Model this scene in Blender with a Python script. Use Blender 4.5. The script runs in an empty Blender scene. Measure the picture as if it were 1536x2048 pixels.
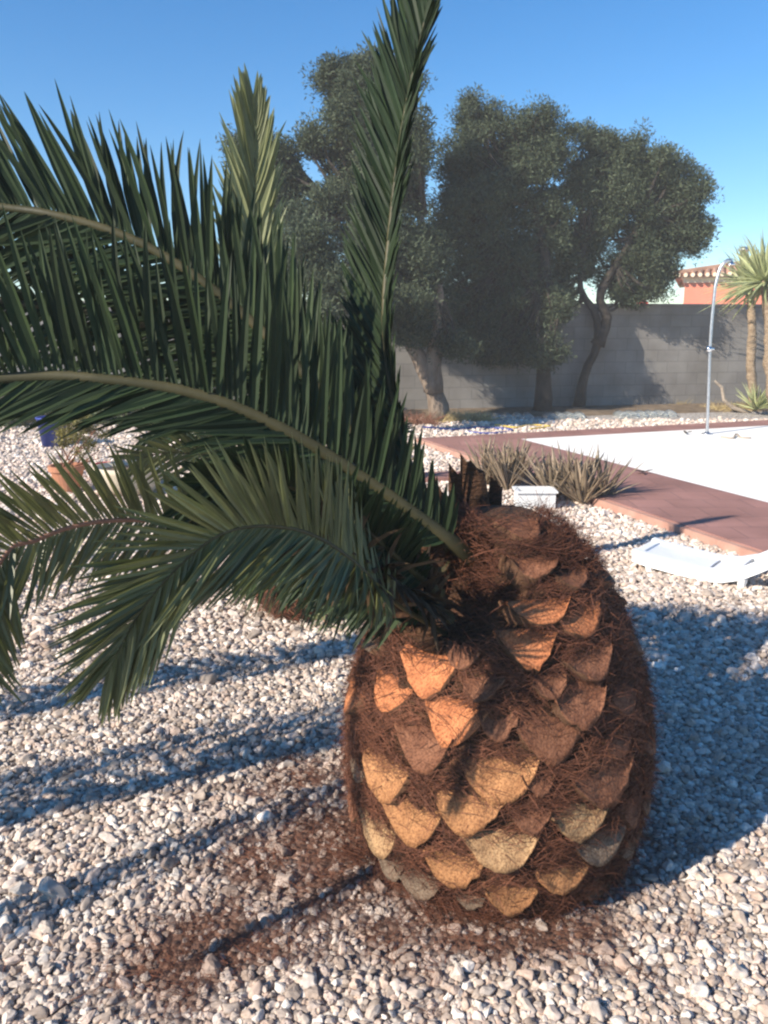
import bpy, math, random
import numpy as np
from mathutils import Vector, Matrix, noise

R = math.radians
random.seed(7)
rng = np.random.default_rng(7)
sc = bpy.context.scene

# ------------------------------------------------------------------ camera
CAM_H, PITCH, FPX = 1.43, R(13.1), 1607.0
cam_d = bpy.data.cameras.new("camera")
cam = bpy.data.objects.new("camera", cam_d)
sc.collection.objects.link(cam)
sc.camera = cam
cam.location = (0, 0, CAM_H)
cam.rotation_euler = (R(90) - PITCH, 0, 0)
cam_d.sensor_fit = 'VERTICAL'
cam_d.sensor_height = 24
cam_d.lens = 24 * FPX / 2048.0
cam_d.clip_start = 0.05
cam_d.clip_end = 2000

# ------------------------------------------------------------------ world, sun, exposure
SUN_AZ, SUN_EL = R(34), R(32)          # direction the light travels (from +x towards +y), height of the sun
w = bpy.data.worlds.new("World"); sc.world = w; w.use_nodes = True
nt = w.node_tree
sky = nt.nodes.new("ShaderNodeTexSky"); sky.sky_type = 'NISHITA'
sky.sun_disc = False
sky.sun_elevation = SUN_EL
sky.sun_rotation = math.atan2(-math.cos(SUN_AZ), -math.sin(SUN_AZ))
sky.air_density = 1.0; sky.dust_density = 0.0; sky.ozone_density = 4.5
bg = nt.nodes['Background']; bg.inputs[1].default_value = 0.105
hsv = nt.nodes.new('ShaderNodeHueSaturation'); hsv.inputs['Saturation'].default_value = 1.27; hsv.inputs['Value'].default_value = 1.0
nt.links.new(sky.outputs[0], hsv.inputs['Color']); nt.links.new(hsv.outputs[0], bg.inputs[0])
sun_d = bpy.data.lights.new("sun", 'SUN'); sun_d.energy = 5.0; sun_d.angle = R(0.5); sun_d.color = (1.0, 0.91, 0.78)
sun = bpy.data.objects.new("sun", sun_d); sc.collection.objects.link(sun)
d = Vector((math.cos(SUN_AZ) * math.cos(SUN_EL), math.sin(SUN_AZ) * math.cos(SUN_EL), -math.sin(SUN_EL)))
sun.rotation_euler = d.to_track_quat('-Z', 'Y').to_euler()
sun.location = (-5, -4, 6)
sc.view_settings.view_transform = 'Standard'
sc.view_settings.look = 'None'
sc.view_settings.exposure = 0.78
sc.view_settings.gamma = 1
sc.cycles.filter_width = 2.3
sc.cycles.max_bounces = 8
sc.cycles.transparent_max_bounces = 8

GLARE_DENSITY = 0.0045
# ------------------------------------------------------------------ helpers
cp, sp = math.cos(PITCH), math.sin(PITCH)
def ray(px, py):
    u, v = (px - 768) / FPX, (py - 1024) / FPX
    return Vector((u, cp - v * sp, -sp - v * cp))
def at(px, py, Y):                       # where the sight line through a photo point stands Y metres ahead
    r = ray(px, py); return Vector((0, 0, CAM_H)) + r * (Y / r.y)
def gr(px, py, z=0.0):                   # where it meets the ground
    r = ray(px, py); return Vector((0, 0, CAM_H)) + r * ((z - CAM_H) / r.z)

def link(o, parent=None):
    sc.collection.objects.link(o)
    if parent is not None: o.parent = parent
    return o
def tag(o, label=None, cat=None, group=None, kind=None):
    if label: o['label'] = label
    if cat: o['category'] = cat
    if group: o['group'] = group
    if kind: o['kind'] = kind
    return o
def empty(name, loc, label, cat, group=None, kind=None):
    o = bpy.data.objects.new(name, None); o.location = loc; o.empty_display_size = .1
    link(o); return tag(o, label, cat, group, kind)
def mesh(name, verts, faces, mats, parent=None, loc=None, mi=None, smooth=False, origin=None):
    """verts in world space; origin moves the object's own origin; parent's location is taken off."""
    v = np.asarray(verts, dtype=np.float64).reshape(-1, 3)
    if parent is not None and origin is None: origin = None
    off = np.zeros(3)
    if origin is not None: off = np.array(origin)
    elif parent is not None: off = np.array(world_loc(parent))
    v = v - off
    me = bpy.data.meshes.new(name)
    me.from_pydata([tuple(p) for p in v] if len(v) < 5000 else v.tolist(), [], faces if isinstance(faces, list) else faces.tolist())
    if not isinstance(mats, (list, tuple)): mats = [mats]
    for m in mats: me.materials.append(m)
    if mi is not None: me.polygons.foreach_set('material_index', np.asarray(mi, dtype=np.int32))
    if smooth: me.polygons.foreach_set('use_smooth', np.ones(len(me.polygons), dtype=bool))
    me.update()
    o = bpy.data.objects.new(name, me)
    link(o, parent)
    if origin is not None: 
        o.location = Vector(off) - (Vector(world_loc(parent)) if parent is not None else Vector())
    return o
def world_loc(o):
    p = Vector(o.location)
    while o.parent is not None:
        o = o.parent; p = p + Vector(o.location)
    return p

class MB:
    def __init__(s): s.v = []; s.f = []; s.mi = []
    def add(s, vs, fs, mi=0):
        n = len(s.v); s.v += [tuple(q) for q in vs]; s.f += [tuple(i + n for i in f) for f in fs]; s.mi += [mi] * len(fs)
    def box(s, c, size, rz=0, mi=0, bev=0.0):
        x, y, z = [q / 2 for q in size]; C = Vector(c); M = Matrix.Rotation(rz, 3, 'Z')
        if bev <= 0:
            vs = [C + M @ Vector((sx * x, sy * y, sz * z)) for sx in (-1, 1) for sy in (-1, 1) for sz in (-1, 1)]
            s.add(vs, [(0, 1, 3, 2), (4, 6, 7, 5), (0, 4, 5, 1), (2, 3, 7, 6), (0, 2, 6, 4), (1, 5, 7, 3)], mi)
        else:
            rings = []
            for (zz, e) in ((-z, bev), (-z + bev, 0), (z - bev, 0), (z, bev)):
                a, b = x - e, y - e; k = bev
                rings.append([C + M @ Vector(q + (zz,)) for q in ((-a + k, -b), (a - k, -b), (a, -b + k), (a, b - k), (a - k, b), (-a + k, b), (-a, b - k), (-a, -b + k))])
            s.loft(rings, mi, True)
    def loft(s, rings, mi=0, caps=False, closed=True):
        n = len(rings[0]); vs = [q for r_ in rings for q in r_]; fs = []
        for i in range(len(rings) - 1):
            for j in range(n if closed else n - 1):
                k = (j + 1) % n
                fs.append((i * n + j, i * n + k, (i + 1) * n + k, (i + 1) * n + j))
        if caps:
            fs.append(tuple(range(n))[::-1]); fs.append(tuple((len(rings) - 1) * n + j for j in range(n)))
        s.add(vs, fs, mi)
    def tube(s, pts, rad, n=8, mi=0, jit=0.0, flat=1.0):
        pts = [Vector(p) for p in pts]; rings = []; prev = None
        for i, p in enumerate(pts):
            T = (pts[min(i + 1, len(pts) - 1)] - pts[max(i - 1, 0)]).normalized()
            if prev is None:
                a = T.cross(Vector((0, 0, 1)));
                if a.length < .05: a = T.cross(Vector((0, 1, 0)))
                a.normalize()
            else: a = (prev - T * prev.dot(T)).normalized()
            prev = a; b = T.cross(a)
            r_ = rad[i] if isinstance(rad, (list, tuple, np.ndarray)) else rad
            rings.append([p + (a * math.cos(q) + b * math.sin(q) * flat) * r_ * (1 + jit * noise.noise(p * 9 + Vector((q, q, 0)))) for q in [2 * math.pi * k / n for k in range(n)]])
        s.loft(rings, mi, True)
    def lathe(s, c, prof, n=24, mi=0):
        C = Vector(c)
        s.loft([[C + Vector((r_ * math.cos(2 * math.pi * k / n), r_ * math.sin(2 * math.pi * k / n), z)) for k in range(n)] for r_, z in prof], mi, True)
    def build(s, name, mats, parent=None, smooth=False, origin=None):
        return mesh(name, s.v, s.f, mats, parent, mi=s.mi, smooth=smooth, origin=origin)

def catmull(P, n):
    P = [Vector(p) for p in P]; Q = [P[0] * 2 - P[1]] + P + [P[-1] * 2 - P[-2]]; out = []
    for i in range(1, len(Q) - 2):
        for k in range(12):
            t = k / 12; a, b, c_, d_ = Q[i - 1], Q[i], Q[i + 1], Q[i + 2]
            out.append(.5 * ((2 * b) + (c_ - a) * t + (2 * a - 5 * b + 4 * c_ - d_) * t * t + (3 * b - a - 3 * c_ + d_) * t ** 3))
    out.append(P[-1])
    L = [0]
    for i in range(1, len(out)): L.append(L[-1] + (out[i] - out[i - 1]).length)
    res = []; j = 0
    for k in range(n):
        s_ = L[-1] * k / (n - 1)
        while j < len(L) - 2 and L[j + 1] < s_: j += 1
        t = (s_ - L[j]) / max(1e-9, L[j + 1] - L[j]); res.append(out[j].lerp(out[j + 1], min(1, t)))
    return res, L[-1]

# ------------------------------------------------------------------ materials
def new_mat(name):
    m = bpy.data.materials.new(name); m.use_nodes = True
    return m, m.node_tree, m.node_tree.nodes['Principled BSDF']
def N(nt, t, **kw):
    n = nt.nodes.new(t)
    for k, v in kw.items():
        setattr(n, k, v)
    return n
def ramp(nt, stops):
    r_ = nt.nodes.new('ShaderNodeValToRGB'); e = r_.color_ramp.elements
    while len(e) < len(stops): e.new(0.5)
    for i, (p, c) in enumerate(stops): e[i].position = p; e[i].color = (*c, 1)
    return r_
def rough_mat(name, stops, scale=8, detail=5, rough=.85, bump=.3, bscale=None, bdist=.01, spec=.3, stretch=None, objcolor=False, rnd=0.0, trans=0.0, metallic=0.0, coords='Object'):
    m, nt, b = new_mat(name)
    tc = N(nt, 'ShaderNodeTexCoord'); src = tc.outputs['Object']
    if coords == 'World':
        g_ = N(nt, 'ShaderNodeNewGeometry'); src = g_.outputs['Position']
    if stretch:
        mp = N(nt, 'ShaderNodeMapping'); mp.inputs['Scale'].default_value = stretch
        nt.links.new(src, mp.inputs[0]); src = mp.outputs[0]
    n1 = N(nt, 'ShaderNodeTexNoise'); n1.inputs['Scale'].default_value = scale; n1.inputs['Detail'].default_value = detail; n1.inputs['Roughness'].default_value = .65
    nt.links.new(src, n1.inputs['Vector'])
    cr = ramp(nt, stops); nt.links.new(n1.outputs[0], cr.inputs[0]); col = cr.outputs[0]
    if objcolor:
        oi = N(nt, 'ShaderNodeObjectInfo'); mx = N(nt, 'ShaderNodeMix', data_type='RGBA', blend_type='MULTIPLY'); mx.inputs[0].default_value = 1
        nt.links.new(col, mx.inputs[6]); nt.links.new(oi.outputs['Color'], mx.inputs[7]); col = mx.outputs[2]
    if rnd:
        oi = N(nt, 'ShaderNodeNewGeometry'); hs = N(nt, 'ShaderNodeHueSaturation')
        mr = N(nt, 'ShaderNodeMapRange'); mr.inputs[3].default_value = 1 - rnd; mr.inputs[4].default_value = 1 + rnd
        nt.links.new(oi.outputs['Random Per Island'], mr.inputs[0]); nt.links.new(mr.outputs[0], hs.inputs['Value']); nt.links.new(col, hs.inputs['Color']); col = hs.outputs[0]
    nt.links.new(col, b.inputs['Base Color'])
    b.inputs['Roughness'].default_value = rough; b.inputs['Specular IOR Level'].default_value = spec; b.inputs['Metallic'].default_value = metallic
    if bump:
        n2 = N(nt, 'ShaderNodeTexNoise'); n2.inputs['Scale'].default_value = bscale or scale * 4; n2.inputs['Detail'].default_value = 6
        nt.links.new(src, n2.inputs['Vector']); bp = N(nt, 'ShaderNodeBump'); bp.inputs['Strength'].default_value = bump; bp.inputs['Distance'].default_value = bdist
        nt.links.new(n2.outputs[0], bp.inputs['Height']); nt.links.new(bp.outputs[0], b.inputs['Normal'])
    if trans:
        out = nt.nodes['Material Output']; tr = N(nt, 'ShaderNodeBsdfTranslucent'); mx = N(nt, 'ShaderNodeMixShader'); mx.inputs[0].default_value = trans
        h2 = N(nt, 'ShaderNodeHueSaturation'); h2.inputs['Value'].default_value = 1.6; h2.inputs['Saturation'].default_value = 1.1
        nt.links.new(col, h2.inputs['Color']); nt.links.new(h2.outputs[0], tr.inputs[0])
        nt.links.new(b.outputs[0], mx.inputs[1]); nt.links.new(tr.outputs[0], mx.inputs[2]); nt.links.new(mx.outputs[0], out.inputs[0])
    return m

M = {}
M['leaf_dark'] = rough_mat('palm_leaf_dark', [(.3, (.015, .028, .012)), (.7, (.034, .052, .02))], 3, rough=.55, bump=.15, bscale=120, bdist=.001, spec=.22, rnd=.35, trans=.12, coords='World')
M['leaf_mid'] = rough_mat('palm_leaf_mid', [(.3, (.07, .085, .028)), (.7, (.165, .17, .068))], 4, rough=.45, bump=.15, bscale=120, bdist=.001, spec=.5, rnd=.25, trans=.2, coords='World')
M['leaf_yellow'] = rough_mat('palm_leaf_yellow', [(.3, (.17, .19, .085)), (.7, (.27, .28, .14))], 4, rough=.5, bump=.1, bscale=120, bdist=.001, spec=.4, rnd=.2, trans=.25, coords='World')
M['leaf_dead'] = rough_mat('palm_leaf_dead', [(.3, (.04, .026, .014)), (.7, (.1, .062, .032))], 4, rough=.8, bump=.15, bscale=120, bdist=.001, rnd=.3, coords='World')
M['rachis'] = rough_mat('palm_rachis', [(.3, (.035, .034, .014)), (.7, (.085, .072, .032))], 6, rough=.5, bump=.2, bscale=60, bdist=.002)
M['rachis_red'] = rough_mat('palm_rachis_red', [(.3, (.2, .1, .06)), (.7, (.34, .17, .11))], 6, rough=.5, bump=.2, bscale=60, bdist=.002)
M['bark_body'] = rough_mat('palm_bark', [(.3, (.03, .016, .009)), (.55, (.085, .04, .02)), (.8, (.16, .08, .042))], 9, rough=.95, bump=1, bscale=60, bdist=.02, stretch=(1, 1, 2))
M['fibre'] = rough_mat('palm_fibre', [(.3, (.06, .021, .012)), (.6, (.15, .056, .03)), (.85, (.27, .115, .062))], 5, rough=.8, bump=0, rnd=.5, coords='World')
M['cut'] = rough_mat('cut_wood', [(.25, (.38, .3, .27)), (.48, (.85, .78, .72)), (.75, (1.2, 1.2, 1.15))], 20, rough=.8, bump=.7, bscale=160, bdist=.004, stretch=(1, 1, .5), objcolor=True)
m = M['cut']; nt = m.node_tree; b = nt.nodes['Principled BSDF']; lk = b.inputs['Base Color'].links[0]; src_ = lk.from_socket
nz = N(nt, 'ShaderNodeTexNoise'); nz.inputs['Scale'].default_value = 210; nz.inputs['Detail'].default_value = 3; tc = N(nt, 'ShaderNodeTexCoord'); nt.links.new(tc.outputs['Object'], nz.inputs['Vector'])
r_ = ramp(nt, [(.36, (.45, .38, .34)), (.52, (1, 1, 1)), (.7, (1.2, 1.15, 1.1))]); nt.links.new(nz.outputs[0], r_.inputs[0])
mx = N(nt, 'ShaderNodeMix', data_type='RGBA', blend_type='MULTIPLY'); mx.inputs[0].default_value = .8; nt.links.new(src_, mx.inputs[6]); nt.links.new(r_.outputs[0], mx.inputs[7]); nt.links.new(mx.outputs[2], b.inputs['Base Color'])
M['cut_side'] = rough_mat('cut_wood_side', [(.3, (.05, .024, .013)), (.7, (.17, .085, .045))], 20, rough=.9, bump=.8, bscale=90, bdist=.006)
M['soil'] = rough_mat('bed_soil', [(.3, (.10, .07, .045)), (.7, (.24, .18, .12))], 5, rough=.95, bump=.6, bscale=30, bdist=.03, coords='World')
M['olive_leaf'] = rough_mat('olive_leaf', [(.3, (.042, .058, .034)), (.7, (.1, .122, .072))], .9, rough=.6, bump=0, rnd=.3, spec=.2, trans=.15, coords='World')
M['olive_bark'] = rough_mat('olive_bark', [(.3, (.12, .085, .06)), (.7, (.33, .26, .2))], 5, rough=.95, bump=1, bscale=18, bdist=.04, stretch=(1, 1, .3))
M['shaded_olive_wood'] = rough_mat('shaded_olive_limb', [(.3, (.03, .025, .02)), (.7, (.075, .06, .048))], 5, rough=.95, bump=.8, bscale=18, bdist=.03)  # darkened so the middle and right olive trunks carry their shade in the colour
M['aloe'] = rough_mat('aloe_leaf', [(.3, (.19, .145, .09)), (.7, (.34, .255, .18))], 4, rough=.55, bump=.1, rnd=.25, coords='World')
M['yucca'] = rough_mat('yucca_leaf', [(.3, (.32, .36, .16)), (.7, (.52, .54, .3))], 3, rough=.45, bump=0, rnd=.25, trans=.2, coords='World')
M['yucca_bark'] = rough_mat('yucca_bark', [(.3, (.2, .14, .09)), (.7, (.42, .32, .22))], 12, rough=.95, bump=1, bscale=30, bdist=.03, stretch=(1, 1, 2))
M['dry'] = rough_mat('dry_grass', [(.3, (.3, .22, .09)), (.7, (.52, .4, .2))], 6, rough=.8, bump=0, rnd=.3, coords='World')
M['twig'] = rough_mat('red_twig', [(.3, (.13, .05, .03)), (.7, (.26, .12, .07))], 6, rough=.8, bump=0, rnd=.3, coords='World')
M['stick'] = rough_mat('bleached_stick', [(.3, (.25, .2, .15)), (.7, (.48, .4, .32))], 12, rough=.85, bump=.4, coords='World')
M['steel'] = rough_mat('steel', [(.4, (.55, .56, .58)), (.6, (.66, .67, .68))], 30, rough=.38, bump=0, metallic=1.0)
M['chrome'] = rough_mat('chrome', [(.4, (.8, .8, .8)), (.6, (.85, .85, .85))], 30, rough=.12, bump=0, metallic=1.0)
M['plastic'] = rough_mat('white_plastic', [(.3, (.74, .74, .73)), (.7, (.82, .82, .81))], 3, rough=.4, bump=.05, bscale=30)
M['strap'] = rough_mat('white_strap', [(.3, (.66, .67, .7)), (.7, (.76, .77, .8))], 6, rough=.5, bump=.1, bscale=60)
M['terracotta'] = rough_mat('terracotta', [(.3, (.38, .16, .09)), (.7, (.5, .24, .14))], 6, rough=.8, bump=.2)
M['cream_pot'] = rough_mat('cream_pot', [(.3, (.5, .42, .3)), (.7, (.66, .58, .45))], 6, rough=.75, bump=.2)
M['red_plastic'] = rough_mat('red_plastic', [(.3, (.5, .04, .03)), (.7, (.6, .07, .05))], 6, rough=.4, bump=0)
M['blue_plastic'] = rough_mat('blue_plastic', [(.3, (.03, .05, .25)), (.7, (.05, .08, .35))], 6, rough=.4, bump=0)
M['yellow_plastic'] = rough_mat('yellow_hose', [(.3, (.6, .4, .06)), (.7, (.7, .5, .1))], 6, rough=.5, bump=0)
M['orange'] = rough_mat('orange_flower', [(.3, (.75, .2, .02)), (.7, (.9, .3, .03))], 6, rough=.5, bump=0)
M['shrub'] = rough_mat('shrub_leaf', [(.3, (.035, .05, .02)), (.7, (.09, .12, .045))], 2, rough=.55, bump=0, rnd=.4, trans=.15, coords='World')
M['shrub_y'] = rough_mat('potted_leaf', [(.3, (.1, .1, .025)), (.7, (.24, .2, .06))], 5, rough=.55, bump=0, rnd=.4, trans=.2, coords='World')
M['house'] = rough_mat('terracotta_render', [(.3, (.6, .19, .125)), (.7, (.66, .235, .155))], 1.2, rough=.9, bump=.1, bscale=20)
M['cream'] = rough_mat('cream_trim', [(.3, (.72, .6, .42)), (.7, (.8, .7, .52))], 4, rough=.85, bump=.1)
M['tile'] = rough_mat('roof_tile', [(.3, (.3, .16, .1)), (.7, (.5, .3, .2))], 3, rough=.9, bump=.3, bscale=20, bdist=.02, rnd=.25)
M['deck_white'] = rough_mat('pale_concrete', [(.3, (.8, .77, .71)), (.7, (.88, .86, .81))], 1.5, rough=.9, bump=.15, bscale=60, bdist=.004, coords='World')
M['kerb'] = rough_mat('kerb_concrete', [(.3, (.38, .2, .15)), (.7, (.5, .3, .23))], 6, rough=.9, bump=.3, bscale=60, bdist=.005, coords='World')

def brick_mat(name, c1, c2, mortar, scale, bw, bh, ms, rough=.9, bump=.4, rot=None, swap=False):
    m, nt, b = new_mat(name); g_ = N(nt, 'ShaderNodeTexCoord'); src = g_.outputs['Object']
    if swap:
        sx = N(nt, 'ShaderNodeSeparateXYZ'); cx = N(nt, 'ShaderNodeCombineXYZ'); nt.links.new(src, sx.inputs[0]); nt.links.new(sx.outputs[0], cx.inputs[0]); nt.links.new(sx.outputs[2], cx.inputs[1]); nt.links.new(sx.outputs[1], cx.inputs[2]); src = cx.outputs[0]
    br = N(nt, 'ShaderNodeTexBrick'); br.inputs['Color1'].default_value = (*c1, 1); br.inputs['Color2'].default_value = (*c2, 1); br.inputs['Mortar'].default_value = (*mortar, 1)
    br.inputs['Scale'].default_value = scale; br.inputs['Brick Width'].default_value = bw; br.inputs['Row Height'].default_value = bh; br.inputs['Mortar Size'].default_value = ms; br.inputs['Mortar Smooth'].default_value = .3
    nt.links.new(src, br.inputs[0])
    n1 = N(nt, 'ShaderNodeTexNoise'); n1.inputs['Scale'].default_value = 2.3; n1.inputs['Detail'].default_value = 8; nt.links.new(src, n1.inputs[0])
    mr = ramp(nt, [(.3, (.72, .7, .68)), (.7, (1.1, 1.1, 1.1))]); nt.links.new(n1.outputs[0], mr.inputs[0])
    mx = N(nt, 'ShaderNodeMix', data_type='RGBA', blend_type='MULTIPLY'); mx.inputs[0].default_value = 1
    nt.links.new(br.outputs[0], mx.inputs[6]); nt.links.new(mr.outputs[0], mx.inputs[7]); nt.links.new(mx.outputs[2], b.inputs['Base Color'])
    b.inputs['Roughness'].default_value = rough
    n2 = N(nt, 'ShaderNodeTexNoise'); n2.inputs['Scale'].default_value = 40; n2.inputs['Detail'].default_value = 6; nt.links.new(src, n2.inputs[0])
    ad = N(nt, 'ShaderNodeMath', operation='SUBTRACT'); nt.links.new(n2.outputs[0], ad.inputs[0]); nt.links.new(br.outputs['Fac'], ad.inputs[1])
    bp = N(nt, 'ShaderNodeBump'); bp.inputs['Strength'].default_value = bump; bp.inputs['Distance'].default_value = .008; nt.links.new(ad.outputs[0], bp.inputs['Height']); nt.links.new(bp.outputs[0], b.inputs['Normal'])
    return m
M['wall'] = brick_mat('concrete_block', (.22, .205, .19), (.25, .235, .215), (.17, .16, .148), 1, .4, .2, .006, swap=True)
M['red_pave'] = brick_mat('red_paving', (.29, .145, .12), (.35, .175, .145), (.24, .125, .105), 1, .3, .3, .007, bump=.4)

# clear plastic of the half buried bottles
m, nt, b = new_mat('clear_plastic'); b.inputs['Base Color'].default_value = (.8, .84, .82, 1); b.inputs['Transmission Weight'].default_value = .8; b.inputs['Roughness'].default_value = .25; b.inputs['IOR'].default_value = 1.2
M['clear'] = m

# ------------------------------------------------------------------ layout of the trunk and of the brown litter round it
TC = Vector((.312, 2.055, 0))            # trunk axis
PROF = [(-.03, .31), (0, .335), (.05, .362), (.12, .385), (.22, .40), (.34, .402), (.46, .392), (.58, .362), (.70, .318), (.80, .263), (.88, .208), (.94, .152), (.985, .09), (1.0, .0)]; PROF = [(a * .965, b_) for a, b_ in PROF]
def prof(h):
    return float(np.interp(h, [p[0] for p in PROF], [p[1] for p in PROF]))
def litter(x, y):
    """0..1: how much brown fibre dust lies on the gravel here"""
    g = lambda cx, cy, rx, ry, a: math.exp(-(((x - cx) * math.cos(a) + (y - cy) * math.sin(a)) / rx) ** 2 - ((-(x - cx) * math.sin(a) + (y - cy) * math.cos(a)) / ry) ** 2)
    v = max(g(-.1, 1.95, .5, .4, .5), g(.25, 1.68, .5, .17, 0), g(-.4, 1.62, .34, .2, .5), g(-.2, 2.35, .45, .22, .3) * .8, g(TC.x, TC.y, .5, .5, 0))
    n_ = noise.noise(Vector((x * 5.5, y * 5.5, 3))) * .55 + noise.noise(Vector((x * 14, y * 14, 8))) * .45
    return min(1, max(0, (v + n_ * .6 - .22) * 1.7))

# ------------------------------------------------------------------ ground
m, nt, b = new_mat('gravel_ground'); M['ground'] = m
g_ = N(nt, 'ShaderNodeNewGeometry')
vo = N(nt, 'ShaderNodeTexVoronoi'); vo.inputs['Scale'].default_value = 55; vo.inputs['Randomness'].default_value = 1
nt.links.new(g_.outputs['Position'], vo.inputs['Vector'])
cr = ramp(nt, [(.0, (.28, .23, .2)), (.3, (.42, .37, .33)), (.55, (.5, .46, .42)), (.8, (.66, .62, .58)), (1, (.78, .75, .7))])
sx = N(nt, 'ShaderNodeSeparateColor'); nt.links.new(vo.outputs['Color'], sx.inputs[0]); nt.links.new(sx.outputs[0], cr.inputs[0])
dk = ramp(nt, [(.3, (1, 1, 1)), (.75, (.25, .22, .2))]); nt.links.new(vo.outputs['Distance'], dk.inputs[0])
mp_ = N(nt, 'ShaderNodeMath', operation='MULTIPLY'); mp_.inputs[1].default_value = 1.0; nt.links.new(vo.outputs['Distance'], mp_.inputs[0]); nt.links.new(mp_.outputs[0], dk.inputs[0])
mx = N(nt, 'ShaderNodeMix', data_type='RGBA', blend_type='MULTIPLY'); mx.inputs[0].default_value = .6; nt.links.new(cr.outputs[0], mx.inputs[6]); nt.links.new(dk.outputs[0], mx.inputs[7])
# brown dust attribute on the near mesh
att = N(nt, 'ShaderNodeAttribute'); att.attribute_name = 'dust'
br_n = N(nt, 'ShaderNodeTexNoise'); br_n.inputs['Scale'].default_value = 60; br_n.inputs['Detail'].default_value = 6; nt.links.new(g_.outputs['Position'], br_n.inputs['Vector'])
brc = ramp(nt, [(.3, (.08, .038, .024)), (.7, (.22, .115, .075))]); nt.links.new(br_n.outputs[0], brc.inputs[0])
mx2 = N(nt, 'ShaderNodeMix', data_type='RGBA'); nt.links.new(att.outputs['Fac'], mx2.inputs[0]); nt.links.new(mx.outputs[2], mx2.inputs[6]); nt.links.new(brc.outputs[0], mx2.inputs[7])
nt.links.new(mx2.outputs[2], b.inputs['Base Color']); b.inputs['Roughness'].default_value = .95
bp = N(nt, 'ShaderNodeBump'); bp.inputs['Strength'].default_value = .8; bp.inputs['Distance'].default_value = .015; bp.invert = True
nt.links.new(vo.outputs['Distance'], bp.inputs['Height']); nt.links.new(bp.outputs[0], b.inputs['Normal'])

# one sheet: fine near the palm, coarse out to the horizon
xs = np.unique(np.concatenate([np.linspace(-400, -5, 12), np.linspace(-5, -2, 13), np.linspace(-2, 2.4, 111), np.linspace(2.4, 6, 13), np.linspace(6, 400, 12)]))
ys = np.unique(np.concatenate([np.linspace(-60, 0, 8), np.linspace(0, .9, 7), np.linspace(.9, 4, 79), np.linspace(4, 9, 13), np.linspace(9, 900, 16)]))
V = [(x, y, 0.0) for y in ys for x in xs]; nx = len(xs)
F = [(j * nx + i, j * nx + i + 1, (j + 1) * nx + i + 1, (j + 1) * nx + i) for j in range(len(ys) - 1) for i in range(nx - 1)]
gnd = mesh('ground', V, F, M['ground']); tag(gnd, kind='structure')
a_ = gnd.data.attributes.new('dust', 'FLOAT', 'POINT')
a_.data.foreach_set('value', np.array([litter(x, y) if (-2 < x < 2.4 and .9 < y < 4) else 0 for x, y, z in V], dtype=np.float32))

# terrace geometry (also used to keep gravel off it)
TO = gr(840, 887); ex = Vector((.35, -.94, 0)).normalized(); ey = Vector((.94, .35, 0)).normalized()   # corner, along the near-left edge, along the far edge
def terr(a, b_, z): return TO + ex * a + ey * b_ + Vector((0, 0, z))
def in_terrace(x, y):
    q = Vector((x, y, 0)) - TO; a, b_ = q.dot(ex), q.dot(ey)
    return -.05 < a < 12 and -.05 < b_ < 14

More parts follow.
